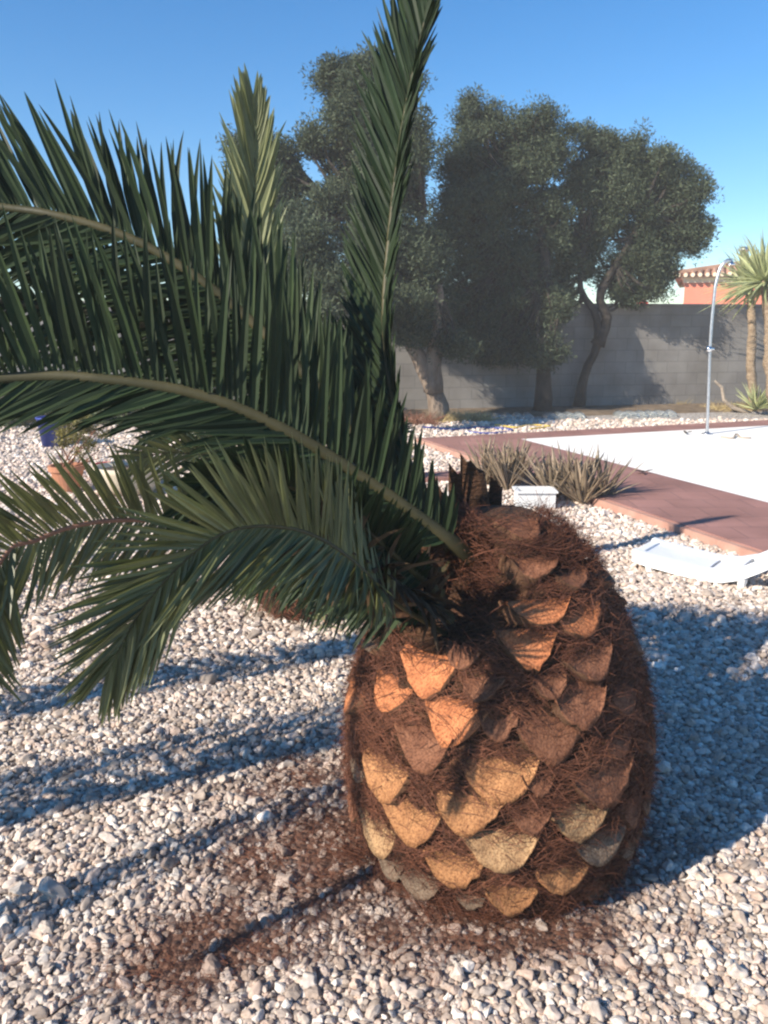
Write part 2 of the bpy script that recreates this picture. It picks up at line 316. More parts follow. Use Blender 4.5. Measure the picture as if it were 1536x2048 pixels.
# gravel stones: points with their own size, turn and colour; stones instanced on them
def stones():
    P, S, Rt, Cc = [], [], [], []
    bands = [(-2.3, 2.6, .75, 3.2, .0163, 1.0), (-3.6, 3.6, 3.2, 6.0, .0245, 1.4), (-5.5, 4.2, 6.0, 9.5, .04, 1.6), (-8, 9, 9.5, 12.4, .055, 2.0)]
    pal = np.array([(.62, .55, .49), (.5, .43, .375), (.74, .7, .65), (.36, .305, .265), (.55, .44, .37), (.44, .385, .35), (.62, .52, .47), (.82, .79, .75), (.27, .225, .195), (.5, .39, .33), (.42, .36, .32), (.58, .52, .48), (.68, .61, .56)])
    for x0, x1, y0, y1, sp_, k in bands:
        for yy in np.arange(y0, y1, sp_):
            for xx in np.arange(x0, x1, sp_):
                x = xx + rng.uniform(-.5, .5) * sp_; y = yy + rng.uniform(-.5, .5) * sp_
                if abs(x) > .58 * y + .9: continue
                if in_terrace(x, y): continue
                dx, dy = x - TC.x, y - TC.y
                if dx * dx + dy * dy < .33 ** 2: continue
                l = litter(x, y) if (y < 4) else 0
                if l > .2 and rng.random() < l * .6: continue
                s_ = k * .0090 * math.exp(rng.normal(0, .28))
                if rng.random() < .04: s_ *= 1.45
                P.append((x, y, s_ * rng.uniform(.15, .75) - l * .006)); S.append((s_ * rng.uniform(.95, 1.4), s_ * rng.uniform(.75, 1.05), s_ * rng.uniform(.5, .85)))
                Rt.append((rng.normal(0, .35), rng.normal(0, .35), rng.uniform(0, 6.28)))
                c = (pal[rng.integers(len(pal))] * .8 + np.array((.52, .45, .39)) * .2) * np.array((1.02, .975, .925)) * rng.uniform(.8, 1.15) * (1 if y < 3 else min(1.25, 1 + (y - 3) * .08))  # stone colour lightened with distance, painting in the overexposed far gravel
                c = c * (1 - .55 * l) + np.array((.2, .11, .075)) * .55 * l
                Cc.append((*c, 1))
    me = bpy.data.meshes.new('gravel'); me.from_pydata(P, [], [])
    me.attributes.new('ssize', 'FLOAT_VECTOR', 'POINT').data.foreach_set('vector', np.array(S, dtype=np.float32).ravel())
    me.attributes.new('sturn', 'FLOAT_VECTOR', 'POINT').data.foreach_set('vector', np.array(Rt, dtype=np.float32).ravel())
    me.attributes.new('scol', 'FLOAT_COLOR', 'POINT').data.foreach_set('color', np.array(Cc, dtype=np.float32).ravel())
    o = link(bpy.data.objects.new('gravel', me)); tag(o, 'pale grey, white and beige gravel stones spread over the whole garden floor', 'gravel', kind='stuff')
    m, nt, b = new_mat('gravel_stone')
    at_ = N(nt, 'ShaderNodeAttribute'); at_.attribute_name = 'scol'; at_.attribute_type = 'INSTANCER'
    n1 = N(nt, 'ShaderNodeTexNoise'); n1.inputs['Scale'].default_value = 1.2; n1.inputs['Detail'].default_value = 6; tc = N(nt, 'ShaderNodeTexCoord'); nt.links.new(tc.outputs['Object'], n1.inputs[0])
    r_ = ramp(nt, [(.3, (.7, .68, .66)), (.7, (1.12, 1.12, 1.12))]); nt.links.new(n1.outputs[0], r_.inputs[0])
    mx = N(nt, 'ShaderNodeMix', data_type='RGBA', blend_type='MULTIPLY'); mx.inputs[0].default_value = 1; nt.links.new(at_.outputs['Color'], mx.inputs[6]); nt.links.new(r_.outputs[0], mx.inputs[7])
    nt.links.new(mx.outputs[2], b.inputs['Base Color']); b.inputs['Roughness'].default_value = .75; b.inputs['Specular IOR Level'].default_value = .35
    me.materials.append(m)
    ng = bpy.data.node_groups.new('gravel_nodes', 'GeometryNodeTree')
    ng.interface.new_socket('Geometry', in_out='INPUT', socket_type='NodeSocketGeometry'); ng.interface.new_socket('Geometry', in_out='OUTPUT', socket_type='NodeSocketGeometry')
    gi, go = ng.nodes.new('NodeGroupInput'), ng.nodes.new('NodeGroupOutput')
    g2i = ng.nodes.new('GeometryNodeGeometryToInstance')
    for k in range(6):
        ic = ng.nodes.new('GeometryNodeMeshIcoSphere'); ic.inputs['Radius'].default_value = 1; ic.inputs['Subdivisions'].default_value = 2 if k % 2 else 3
        spn = ng.nodes.new('GeometryNodeSetPosition'); ns = ng.nodes.new('ShaderNodeTexNoise'); ns.inputs['Scale'].default_value = .75; ns.inputs['Detail'].default_value = 1.5
        pos = ng.nodes.new('GeometryNodeInputPosition'); va = ng.nodes.new('ShaderNodeVectorMath'); va.operation = 'ADD'; va.inputs[1].default_value = (k * 7.3, k * 3.1, 1)
        ng.links.new(pos.outputs[0], va.inputs[0]); ng.links.new(va.outputs[0], ns.inputs['Vector'])
        sb = ng.nodes.new('ShaderNodeVectorMath'); sb.operation = 'SUBTRACT'; sb.inputs[1].default_value = (.5, .5, .5); ng.links.new(ns.outputs['Color'], sb.inputs[0])
        ml = ng.nodes.new('ShaderNodeVectorMath'); ml.operation = 'SCALE'; ml.inputs['Scale'].default_value = 1.7; ng.links.new(sb.outputs[0], ml.inputs[0])
        ng.links.new(ic.outputs[0], spn.inputs[0]); ng.links.new(ml.outputs[0], spn.inputs['Offset'])
        sm = ng.nodes.new('GeometryNodeSetShadeSmooth'); sm.inputs['Shade Smooth'].default_value = bool(k % 2 == 0); ng.links.new(spn.outputs[0], sm.inputs[0])
        st = ng.nodes.new('GeometryNodeSetMaterial'); st.inputs['Material'].default_value = m; ng.links.new(sm.outputs[0], st.inputs[0])
        ng.links.new(st.outputs[0], g2i.inputs[0])
    ip = ng.nodes.new('GeometryNodeInstanceOnPoints'); ip.inputs['Pick Instance'].default_value = True
    ng.links.new(gi.outputs[0], ip.inputs['Points']); ng.links.new(g2i.outputs[0], ip.inputs['Instance'])
    for nm, sk in (('ssize', 'Scale'), ('sturn', 'Rotation')):
        na = ng.nodes.new('GeometryNodeInputNamedAttribute'); na.data_type = 'FLOAT_VECTOR'; na.inputs['Name'].default_value = nm
        if sk == 'Rotation':
            er = ng.nodes.new('FunctionNodeEulerToRotation'); ng.links.new(na.outputs[0], er.inputs[0]); ng.links.new(er.outputs[0], ip.inputs[sk])
        else: ng.links.new(na.outputs[0], ip.inputs[sk])
    ng.links.new(ip.outputs[0], go.inputs[0])
    md = o.modifiers.new('stones', 'NODES'); md.node_group = ng
stones()

# soil of the bed along the wall
WA, WB = gr(780, 824), gr(1400, 811)
wd = (WB - WA).normalized(); wn = Vector((-wd.y, wd.x, 0))
WA0 = WA - wd * 22; WL = 42
def wallp(s, off, z): p = WA0 + wd * s - wn * off; return Vector((p.x, p.y, z))
pts = []
bed_v, bed_f = [], []
ns_ = 160
for i in range(ns_ + 1):
    s_ = WL * i / ns_
    off = 1.15 + .12 * noise.noise(Vector((s_ * .9, 2, 0)))
    for j, (o_, z_) in enumerate(((off, .001), (off - .12, .03), (off * .5, .05 + .03 * noise.noise(Vector((s_ * 2, 0, 0)))), (-.05, .05))):
        bed_v.append(wallp(s_, o_, z_))
    if i: 
        for j in range(3): a = (i - 1) * 4 + j; bed_f.append((a, a + 4, a + 5, a + 1))
tag(mesh('soil_bed', bed_v, bed_f, M['soil'], smooth=True), kind='structure')

# ------------------------------------------------------------------ terrace
mb = MB()
for (a0, a1, b0, b1, z) in ((0, 11.5, 0, 1.12, .07), (0, .5, 1.12, 13, .07)):
    mb.add([terr(a0, b0, -.02), terr(a1, b0, -.02), terr(a1, b1, -.02), terr(a0, b1, -.02), terr(a0, b0, z), terr(a1, b0, z), terr(a1, b1, z), terr(a0, b1, z)],
           [(0, 1, 2, 3), (4, 7, 6, 5), (0, 4, 5, 1), (1, 5, 6, 2), (2, 6, 7, 3), (3, 7, 4, 0)])
o = mb.build('terrace_border', [M['red_pave']], origin=TO); o['kind'] = 'structure'
o = MB(); o.add([terr(.5, 1.12, .066), terr(11.5, 1.12, .066), terr(11.5, 13, .066), terr(.5, 13, .066)], [(0, 3, 2, 1)]); o = o.build('terrace', [M['deck_white']]); o['kind'] = 'structure'
mb = MB()
for (p0, p1) in (((-.05, -.05), (11.5, 0.0)),):
    mb.add([terr(p0[0], p0[1], -.02), terr(p1[0], p0[1], -.02), terr(p1[0], p1[1], -.02), terr(p0[0], p1[1], -.02), terr(p0[0], p0[1], .062), terr(p1[0], p0[1], .062), terr(p1[0], p1[1], .062), terr(p0[0], p1[1], .062)],
           [(0, 1, 2, 3), (4, 7, 6, 5), (0, 4, 5, 1), (1, 5, 6, 2), (2, 6, 7, 3), (3, 7, 4, 0)])
o = mb.build('kerb', [M['kerb']]); o['kind'] = 'structure'
# red step / path that meets the terrace behind the palm
mb = MB(); p0, p1 = gr(600, 972), gr(1090, 960)
q = (p1 - p0).normalized(); qn = Vector((-q.y, q.x, 0))
vs = [p0, p1, p1 + qn * .32, p0 + qn * .32]; mb.add([v - Vector((0, 0, .02)) for v in vs] + [v + Vector((0, 0, .045)) for v in vs], [(0, 3, 2, 1), (4, 5, 6, 7), (0, 1, 5, 4), (1, 2, 6, 5), (2, 3, 7, 6), (3, 0, 4, 7)])
o = mb.build('red_path', [M['red_pave']], origin=p0); o['kind'] = 'structure'

# ------------------------------------------------------------------ boundary wall
wall = empty('boundary_wall', wallp(WL / 2, 0, 0), 'long grey concrete block wall along the back of the garden, mostly in tree shade', 'wall')
ang = math.atan2(wd.y, wd.x)
mb = MB(); mb.box((0, 0, .86), (WL, .2, 1.76)); o = mb.build('wall', [M['wall']]); o.name = 'masonry'; o.parent = wall; o.rotation_euler = (0, 0, ang)
mb = MB(); mb.box((0, 0, 1.765), (WL, .235, .05), bev=.008); o = mb.build('coping', [M['wall']]); o.parent = wall; o.rotation_euler = (0, 0, ang)

# ------------------------------------------------------------------ house beyond the wall
def house():
    c = at(1367, 600, 25); base = Vector((c.x, c.y, 0)); hz = at(1367, 566, 25).z
    h = empty('house', base, 'terracotta rendered house with cream cornice and tiled roof beyond the wall', 'house')
    W_, D_ = 9, 7
    mb = MB(); mb.box(base + Vector((W_ / 2, D_ / 2, hz / 2)), (W_, D_, hz)); mb.build('wall', [M['house']], h)
    mb = MB(); mb.box(base + Vector((W_ / 2, D_ / 2, hz + .07)), (W_ + .1, D_ + .1, .13)); mb.box(base + Vector((W_ / 2, D_ / 2, hz + .16)), (W_ + .22, D_ + .22, .045)); mb.build('cornice', [M['cream']], h)
    # hip roof of barrel tiles
    e = .28; z0 = hz + .2; z1 = z0 + .72; x0, x1, y0, y1 = -e, W_ + e, -e, D_ + e; hd = (y1 - y0) / 2
    mb = MB(); P = lambda x, y, z: base + Vector((x, y, z))
    mb.add([P(x0, y0, z0), P(x1, y0, z0), P(x1, y1, z0), P(x0, y1, z0), P(x0 + hd, y0 + hd, z1), P(x1 - hd, y0 + hd, z1)], [(0, 1, 5, 4), (1, 2, 5), (2, 3, 4, 5), (3, 0, 4), (0, 3, 2, 1)])
    sl = (z1 - z0) / hd
    xx = x0 + .09
    while xx < x1:
        r_ = min(hd, xx - x0, x1 - xx)
        if r_ > .1: mb.tube([P(xx, y0 - .05, z0 + .015), P(xx, y0 + r_, z0 + .02 + sl * r_)], .075, 8)
        xx += .2
    yy = y0 + .09
    while yy < y1:
        r_ = min(hd, yy - y0, y1 - yy)
        if r_ > .1: mb.tube([P(x0 - .05, yy, z0 + .015), P(x0 + r_, yy, z0 + .02 + sl * r_)], .075, 8)
        yy += .2
    mb.tube([P(x0, y0, z0 + .05), P(x0 + hd, y0 + hd, z1 + .06), P(x1 - hd, y0 + hd, z1 + .06)], .1, 8)
    roof = mb.build('roof', [M['tile']], h, smooth=False)
    mb = MB()
    xx = x0 + .09
    while xx < x1: mb.tube([P(xx, y0 - .10, z0 + .01), P(xx, y0 - .045, z0 + .014)], .058, 10); xx += .2
    mb.build('tile_end', [M['cream']], roof).name = 'tile_ends'
    mb = MB(); mb.lathe(base + Vector((1.55, .35, z0 + .12)), [(.09, 0), (.09, .55), (.16, .58), (.16, .64), (.05, .7)], 12); mb.build('vent_pipe', [M['steel']], h, smooth=True); h.rotation_euler = (0, 0, R(-21))
house()
c = at(1276, 606, 27); rb = Vector((c.x, c.y, 0))
sh = empty('garden_hut', rb, 'small red roofed hut peeping over the wall below the right tree', 'hut')
mb = MB(); mb.box(rb + Vector((0, .6, .95)), (.9, 1.2, 1.9)); mb.build('wall', [M['house']], sh)
mb = MB(); P = lambda x, y, z: rb + Vector((x, y, z)); zt = c.z + .14
mb.add([P(-.55, -.15, 1.9), P(.55, -.15, 1.9), P(.55, 1.35, 1.9), P(-.55, 1.35, 1.9), P(-.18, .4, zt + .1), P(.18, .4, zt + .1)], [(0, 1, 5, 4), (1, 2, 5), (2, 3, 4, 5), (3, 0, 4), (0, 3, 2, 1)]); mb.build('roof', [M['red_plastic']], sh)

# ------------------------------------------------------------------ fronds
def frond(parent, pts, side, La, Lb, aa=(70, 35), ab=(60, 30), n=70, wid=.02, pet=.12, mat='leaf_dark', rmat='rachis', r0=.022, vee=15, flip=1, droop=.05, label=None, tipfade=.75, jit=3.2):
    P, length = catmull(pts, 90)
    B0 = Vector(side).normalized()
    frames = []
    for i, p in enumerate(P):
        T = (P[min(i + 1, 89)] - P[max(i - 1, 0)]).normalized(); B = (B0 - T * B0.dot(T)).normalized(); Nn = T.cross(B) * flip
        frames.append((p, T, B, Nn))
    mb = MB(); rings = []
    for i, (p, T, B, Nn) in enumerate(frames):
        s_ = i / 89; r_ = r0 * (.2 + .8 * (1 - s_) ** 1.1) * (1 + 1.0 * max(0, 1 - s_ / .1) ** 1.5) * (1 if s_ < .97 else .5)
        rings.append([p + (B * math.cos(q) * .95 + Nn * math.sin(q) * .6) * r_ for q in [2 * math.pi * k / 8 for k in range(8)]])
    mb.loft(rings, 0, True)
    fr = mb.build('frond', [M[rmat]], parent, smooth=True, origin=pts[0])
    if label: fr['label'] = label
    V, F = [], []
    for sgn, L_, an in ((1, La, aa), (-1, Lb, ab)):
        for k in range(n):
            u = (k + random.uniform(-.25, .25)) / n; s_ = pet + (1 - pet) * max(0, min(1, u))
            x = s_ * 89; i = min(88, int(x)); f = x - i
            p = frames[i][0].lerp(frames[i + 1][0], f); T, B, Nn = frames[i][1:]
            a = R(float(np.interp(u, np.linspace(0, 1, len(an)), an)) + random.gauss(0, jit)); ve = R(vee + random.gauss(0, jit * 3))
            D = (T * math.cos(a) + (B * sgn * math.cos(ve) + Nn * math.sin(ve)) * math.sin(a)).normalized()
            l = L_ * min(1, .35 + u * 5) * (1 if u < tipfade else 1 - .55 * ((u - tipfade) / (1 - tipfade)) ** 1.2) * random.uniform(.86, 1.07)
            Wd = D.cross(Nn * math.cos(ve) - B * sgn * math.sin(ve)); 
            if Wd.length < .1: Wd = D.cross(Vector((0, 0, 1)))
            Wd.normalize(); Q = Matrix.Rotation(random.gauss(0, .22), 3, D); Wd = Q @ Wd; Nl = Wd.cross(D)
            wv = wid * random.uniform(.8, 1.15); b0 = len(V); cd = random.gauss(0, .05)
            prof_ = ((0, .35), (.12, .8), (.4, 1.0), (.7, .72), (.9, .34), (1, .03))
            for t, ww in prof_:
                c_ = p + D * l * t + Vector((0, 0, -1)) * droop * l * t * t + Wd * cd * l * t * t
                V += [c_ + Wd * wv * .5 * ww + Nl * wv * .16 * ww, c_ - Nl * wv * .1 * ww, c_ - Wd * wv * .5 * ww + Nl * wv * .16 * ww]
            for j in range(len(prof_) - 1):
                q0 = b0 + j * 3; F += [(q0, q0 + 1, q0 + 4, q0 + 3), (q0 + 1, q0 + 2, q0 + 5, q0 + 4)]
    mesh('leaflets', V, F, M[mat], fr, origin=pts[0])
    return fr

palm = empty('palm_tree', TC, 'thick stubby date palm, trunk like a pineapple, green fronds leaning left', 'palm')
CB = Vector((.12, 2.02, .93))
def A(*l): return [at(*q) for q in l]
# main frond, arching to the left across the photo
def off(*l): return [Vector(q) for q in l]
frond(palm, A((990, 1150, 2.08), (925, 1100, 1.97), (830, 1028, 1.93), (700, 938, 1.92), (560, 855, 1.9), (400, 790, 1.88), (200, 758, 1.85), (0, 757, 1.82)) + off((-1.5, 1.62, 1.26), (-2.1, 1.42, 1.0), (-2.5, 1.3, .6)), (0.1, .25, 1), .37, .255, aa=(56, 76, 62, 50), ab=(40, 30, 26), n=265, wid=.0185, pet=.07, vee=14, flip=-1, r0=.02, label='longest frond, arching to the left edge')
# upper left frond
frond(palm, A((900, 1100, 2.02), (850, 1040, 2.05), (740, 900, 2.12), (620, 760, 2.16), (500, 640, 2.2), (380, 545, 2.2), (250, 472, 2.2), (100, 428, 2.2), (-60, 405, 2.2)) + off((-1.9, 2.1, 1.85), (-2.4, 2.0, 1.6)), (.15, .2, 1), .345, .34, aa=(46, 52, 52, 48), ab=(50, 42, 34), n=265, wid=.019, pet=.12, vee=10, flip=-1, r0=.02, label='upper frond rising to the left')
# a frond between the two, dark
frond(palm, A((900, 1110, 2.06), (800, 1000, 2.15), (640, 850, 2.25), (460, 720, 2.32), (260, 640, 2.36), (60, 610, 2.38), (-80, 612, 2.4)) + off((-2.0, 2.2, 1.3), (-2.6, 2.1, .8), (-2.9, 2.0, .4)), (.15, .2, 1), .34, .34, aa=(48, 56, 54), ab=(46, 36), n=230, wid=.019, pet=.12, vee=10, flip=-1, r0=.018, label='dark frond between the two long ones')
# tall upright frond
frond(palm, A((880, 1090, 2.12), (850, 1010, 2.2), (800, 860, 2.28), (768, 660, 2.34), (780, 450, 2.4), (805, 250, 2.42), (834, 110, 2.42), (868, -40, 2.4), (900, -160, 2.36)), (-1, .9, 0.1), .27, .15, aa=(24, 30, 30), ab=(16, 22, 26), n=160, wid=.018, pet=.14, vee=14, flip=1, r0=.013, droop=-.02, label='tall upright frond crossing the sky')
# second upright frond, folded tight behind it
frond(palm, A((860, 1100, 2.15), (810, 1000, 2.3), (765, 880, 2.4), (745, 780, 2.45), (738, 700, 2.5)), (-1, .4, 0.1), .30, .16, aa=(20, 16), ab=(16, 12), n=60, wid=.024, pet=.1, vee=20, flip=1, r0=.013, droop=0, label='short upright frond behind the longest one')
# lower frond with drooping tip
frond(palm, A((920, 1285, 1.95), (865, 1252, 1.82), (790, 1205, 1.7), (710, 1125, 1.58), (620, 1068, 1.48), (520, 1052, 1.40), (430, 1075, 1.34), (340, 1150, 1.30), (270, 1240, 1.27), (215, 1345, 1.25)), (-.45, -.45, .8), .195, .215, aa=(62, 50, 24), ab=(62, 45, 16), n=165, wid=.0108, pet=.3, mat='leaf_mid', vee=8, flip=-1, r0=.0085, droop=.03, label='low frond with its tip drooping to the gravel')
# low left frond with reddish rachis
frond(palm, A((850, 1230, 1.95), (740, 1130, 1.9), (600, 1070, 1.85), (470, 1050, 1.78), (350, 1043, 1.70), (240, 1040, 1.64), (150, 1052, 1.6), (70, 1082, 1.55), (0, 1125, 1.5)) + off((-.85, 1.35, .72), (-1.0, 1.2, .45)), (-.4, -.4, .8), .20, .17, aa=(66, 50), ab=(60, 42), n=165, wid=.011, pet=.3, mat='leaf_mid', rmat='rachis_red', vee=8, flip=-1, r0=.010, droop=.03, label='low frond with reddish rachis at the left edge')
# fronds that leave the photo at the left and droop towards the gravel there
frond(palm, A((930, 1110, 2.02), (840, 1030, 2.03), (700, 940, 2.05), (560, 858, 2.06), (400, 792, 2.06), (200, 762, 2.04), (0, 760, 2.0)) + off((-1.6, 1.75, 1.35), (-2.4, 1.5, 1.15), (-2.9, 1.25, .7)), (.3, .3, 1), .36, .36, aa=(60, 50), ab=(60, 40), n=90, wid=.022, pet=.42, vee=25, flip=-1, r0=.012, label='long frond leaving the photo behind the longest one')
frond(palm, A((930, 1105, 1.99), (840, 1030, 1.99), (700, 940, 1.99), (560, 857, 1.98), (400, 792, 1.95), (200, 762, 1.92), (0, 762, 1.88)) + off((-1.5, 1.4, 1.33), (-1.95, 1.1, 1.1), (-2.3, .8, .7)), (.3, .5, 1), .3, .3, aa=(55, 40), ab=(55, 40), n=60, wid=.02, pet=.5, vee=25, flip=-1, r0=.012)
# dead brown frond added on the sunny side to shade the trunk
frond(palm, A((900, 1235, 1.88), (820, 1180, 1.79), (740, 1130, 1.70), (660, 1095, 1.64), (600, 1090, 1.6)), (.3, -.87, -.4), .12, .17, aa=(75, 50), ab=(75, 50), n=70, wid=.022, pet=.06, mat='leaf_dead', vee=-15, flip=-1, r0=.012, droop=.25, jit=13, label='short dead brown frond added beside the trunk to shade it')
# dark filler fronds low behind
frond(palm, A((880, 1190, 1.85), (800, 1120, 1.75), (700, 1035, 1.66), (580, 975, 1.58), (450, 955, 1.5), (390, 975, 1.48)), (.3, -.3, 1), .13, .22, aa=(60, 40), ab=(75, 50, 35), n=90, wid=.018, pet=.12, vee=10, flip=-1, r0=.010, droop=.08, label='short dark frond just under the longest one')
frond(palm, A((880, 1210, 1.95), (800, 1165, 1.95), (720, 1110, 1.98), (640, 1090, 2.0), (570, 1110, 2.02)), (.2, .3, 1), .2, .18, aa=(50, 30), ab=(80, 45), n=70, wid=.022, pet=.05, vee=0, flip=-1, r0=.014, droop=.15, label='stubby dark frond beside the trunk')
frond(palm, A((890, 1140, 2.0), (810, 1075, 2.0), (720, 1010, 2.05), (630, 960, 2.1), (540, 930, 2.15)), (.2, .3, 1), .2, .24, aa=(50, 40), ab=(80, 50), n=80, wid=.024, pet=.05, vee=0, flip=-1, r0=.016, droop=.15, label='dark frond filling the gap under the longest one')
frond(palm, A((840, 1150, 2.2), (740, 1060, 2.3), (620, 1000, 2.4), (520, 965, 2.5), (440, 960, 2.55)), (.2, .3, 1), .24, .28, aa=(50, 30), ab=(75, 40), n=90, wid=.02, pet=.12, vee=10, flip=-1, r0=.014, droop=.12, label='dark frond low behind the others')
frond(palm, A((800, 1190, 2.1), (720, 1120, 2.3), (640, 1080, 2.5), (560, 1080, 2.65), (480, 1110, 2.7)), (.2, .3, 1), .2, .26, aa=(50, 30), ab=(80, 45), n=70, wid=.02, pet=.1, vee=0, flip=-1, r0=.014, droop=.2, label='short dark frond bent back low on the left')

# ------------------------------------------------------------------ trunk
def trunk_frame(th, h):
    r_ = prof(h); e = .012
    n2 = Vector((math.cos(th), math.sin(th), 0)); p = TC + n2 * r_ + Vector((0, 0, h))
    dr = (prof(min(1, h + e)) - prof(h - e)) / (2 * e)
    u = (n2 * dr + Vector((0, 0, 1))).normalized(); t = Vector((-math.sin(th), math.cos(th), 0)); n_ = t.cross(u).normalized()
    if n_.dot(n2) < 0 and h < .9: n_ = -n_
    return p, t, u, n_
def hit_trunk(px, py):
    r_ = ray(px, py).normalized(); o_ = Vector((0, 0, CAM_H)); t = 1.0
    while t < 3.2:
        p = o_ + r_ * t; q = p - TC
        if 0 <= p.z <= .96 and math.hypot(q.x, q.y) <= prof(p.z) + .02: return math.atan2(q.y, q.x), p.z
        t += .004
    return None
NOTCH = [(hit_trunk(885, 1180), .17, .18), (hit_trunk(975, 1190), .11, .11), (hit_trunk(830, 1200), .10, .09)]
NOTCH = [(trunk_frame(*q[0])[0], q[1], q[2]) for q in NOTCH]
def notch(p):
    return max(d_ * max(0, 1 - ((p - c_).length / r_) ** 2) ** .7 for c_, r_, d_ in NOTCH)
nth, nh = 200, 90; V = []; F = []
hs = [-.03 + .995 * (1 - (1 - i / (nh - 1)) ** 1.3) for i in range(nh)]
for h in hs:
    for k in range(nth):
        th = 2 * math.pi * k / nth; r_ = prof(h); p = TC + Vector((math.cos(th) * r_, math.sin(th) * r_, h))
        dn = noise.noise(p * 9) * .012 + noise.noise(p * 30) * .007 - notch(p)
        V.append(p + Vector((math.cos(th), math.sin(th), .2 if h > .9 else 0)) * (dn * min(1, r_ * 10)))
for i in range(nh - 1):
    for k in range(nth):
        k2 = (k + 1) % nth; F.append((i * nth + k, i * nth + k2, (i + 1) * nth + k2, (i + 1) * nth + k))
trunk = mesh('trunk', V, F, M['bark_body'], palm, smooth=True)

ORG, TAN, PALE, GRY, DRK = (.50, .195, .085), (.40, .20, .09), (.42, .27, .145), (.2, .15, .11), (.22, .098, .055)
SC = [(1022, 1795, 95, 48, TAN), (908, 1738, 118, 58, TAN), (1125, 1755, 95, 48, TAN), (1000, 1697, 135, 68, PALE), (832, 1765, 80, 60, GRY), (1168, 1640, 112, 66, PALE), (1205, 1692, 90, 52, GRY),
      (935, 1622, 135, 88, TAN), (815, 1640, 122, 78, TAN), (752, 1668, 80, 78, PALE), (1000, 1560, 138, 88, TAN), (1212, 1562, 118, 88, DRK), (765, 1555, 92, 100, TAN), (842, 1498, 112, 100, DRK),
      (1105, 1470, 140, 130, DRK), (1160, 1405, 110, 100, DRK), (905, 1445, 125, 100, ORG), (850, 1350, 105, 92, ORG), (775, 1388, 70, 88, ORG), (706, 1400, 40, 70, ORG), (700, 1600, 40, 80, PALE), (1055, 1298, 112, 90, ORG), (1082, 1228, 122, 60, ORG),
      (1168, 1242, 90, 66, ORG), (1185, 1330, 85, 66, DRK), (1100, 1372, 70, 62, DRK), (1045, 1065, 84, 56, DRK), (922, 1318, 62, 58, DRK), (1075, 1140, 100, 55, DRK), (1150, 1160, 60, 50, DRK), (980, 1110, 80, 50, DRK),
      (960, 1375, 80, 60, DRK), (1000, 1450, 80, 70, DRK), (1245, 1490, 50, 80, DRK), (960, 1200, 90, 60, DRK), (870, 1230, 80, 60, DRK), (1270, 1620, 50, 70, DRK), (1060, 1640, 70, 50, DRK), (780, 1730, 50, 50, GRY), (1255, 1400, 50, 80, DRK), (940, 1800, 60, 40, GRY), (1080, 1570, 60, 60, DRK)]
placed = []
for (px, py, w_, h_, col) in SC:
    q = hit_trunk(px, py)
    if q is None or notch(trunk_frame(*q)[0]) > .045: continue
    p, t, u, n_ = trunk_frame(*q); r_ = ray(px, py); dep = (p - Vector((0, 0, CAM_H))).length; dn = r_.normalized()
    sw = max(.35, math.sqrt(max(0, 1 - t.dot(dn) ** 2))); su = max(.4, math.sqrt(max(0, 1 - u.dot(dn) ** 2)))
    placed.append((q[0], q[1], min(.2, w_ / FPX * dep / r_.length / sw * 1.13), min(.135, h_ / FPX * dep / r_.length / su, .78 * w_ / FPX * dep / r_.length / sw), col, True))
row = 0; h = .05
while h < .93:
    nr = max(5, int(2 * math.pi * prof(h) / .168))
    for k in range(nr):
        th = 2 * math.pi * (k + .5 * (row % 2) + random.uniform(-.08, .08)) / nr; th = (th + math.pi) % (2 * math.pi) - math.pi
        ok = True; p0 = trunk_frame(th, h)[0]
        for q in placed:
            if q[5] and (trunk_frame(q[0], q[1])[0] - p0).length < .062 + q[2] * .42: ok = False; break
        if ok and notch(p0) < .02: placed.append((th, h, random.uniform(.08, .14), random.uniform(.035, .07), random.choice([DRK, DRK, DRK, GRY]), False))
    h += .082; row += 1
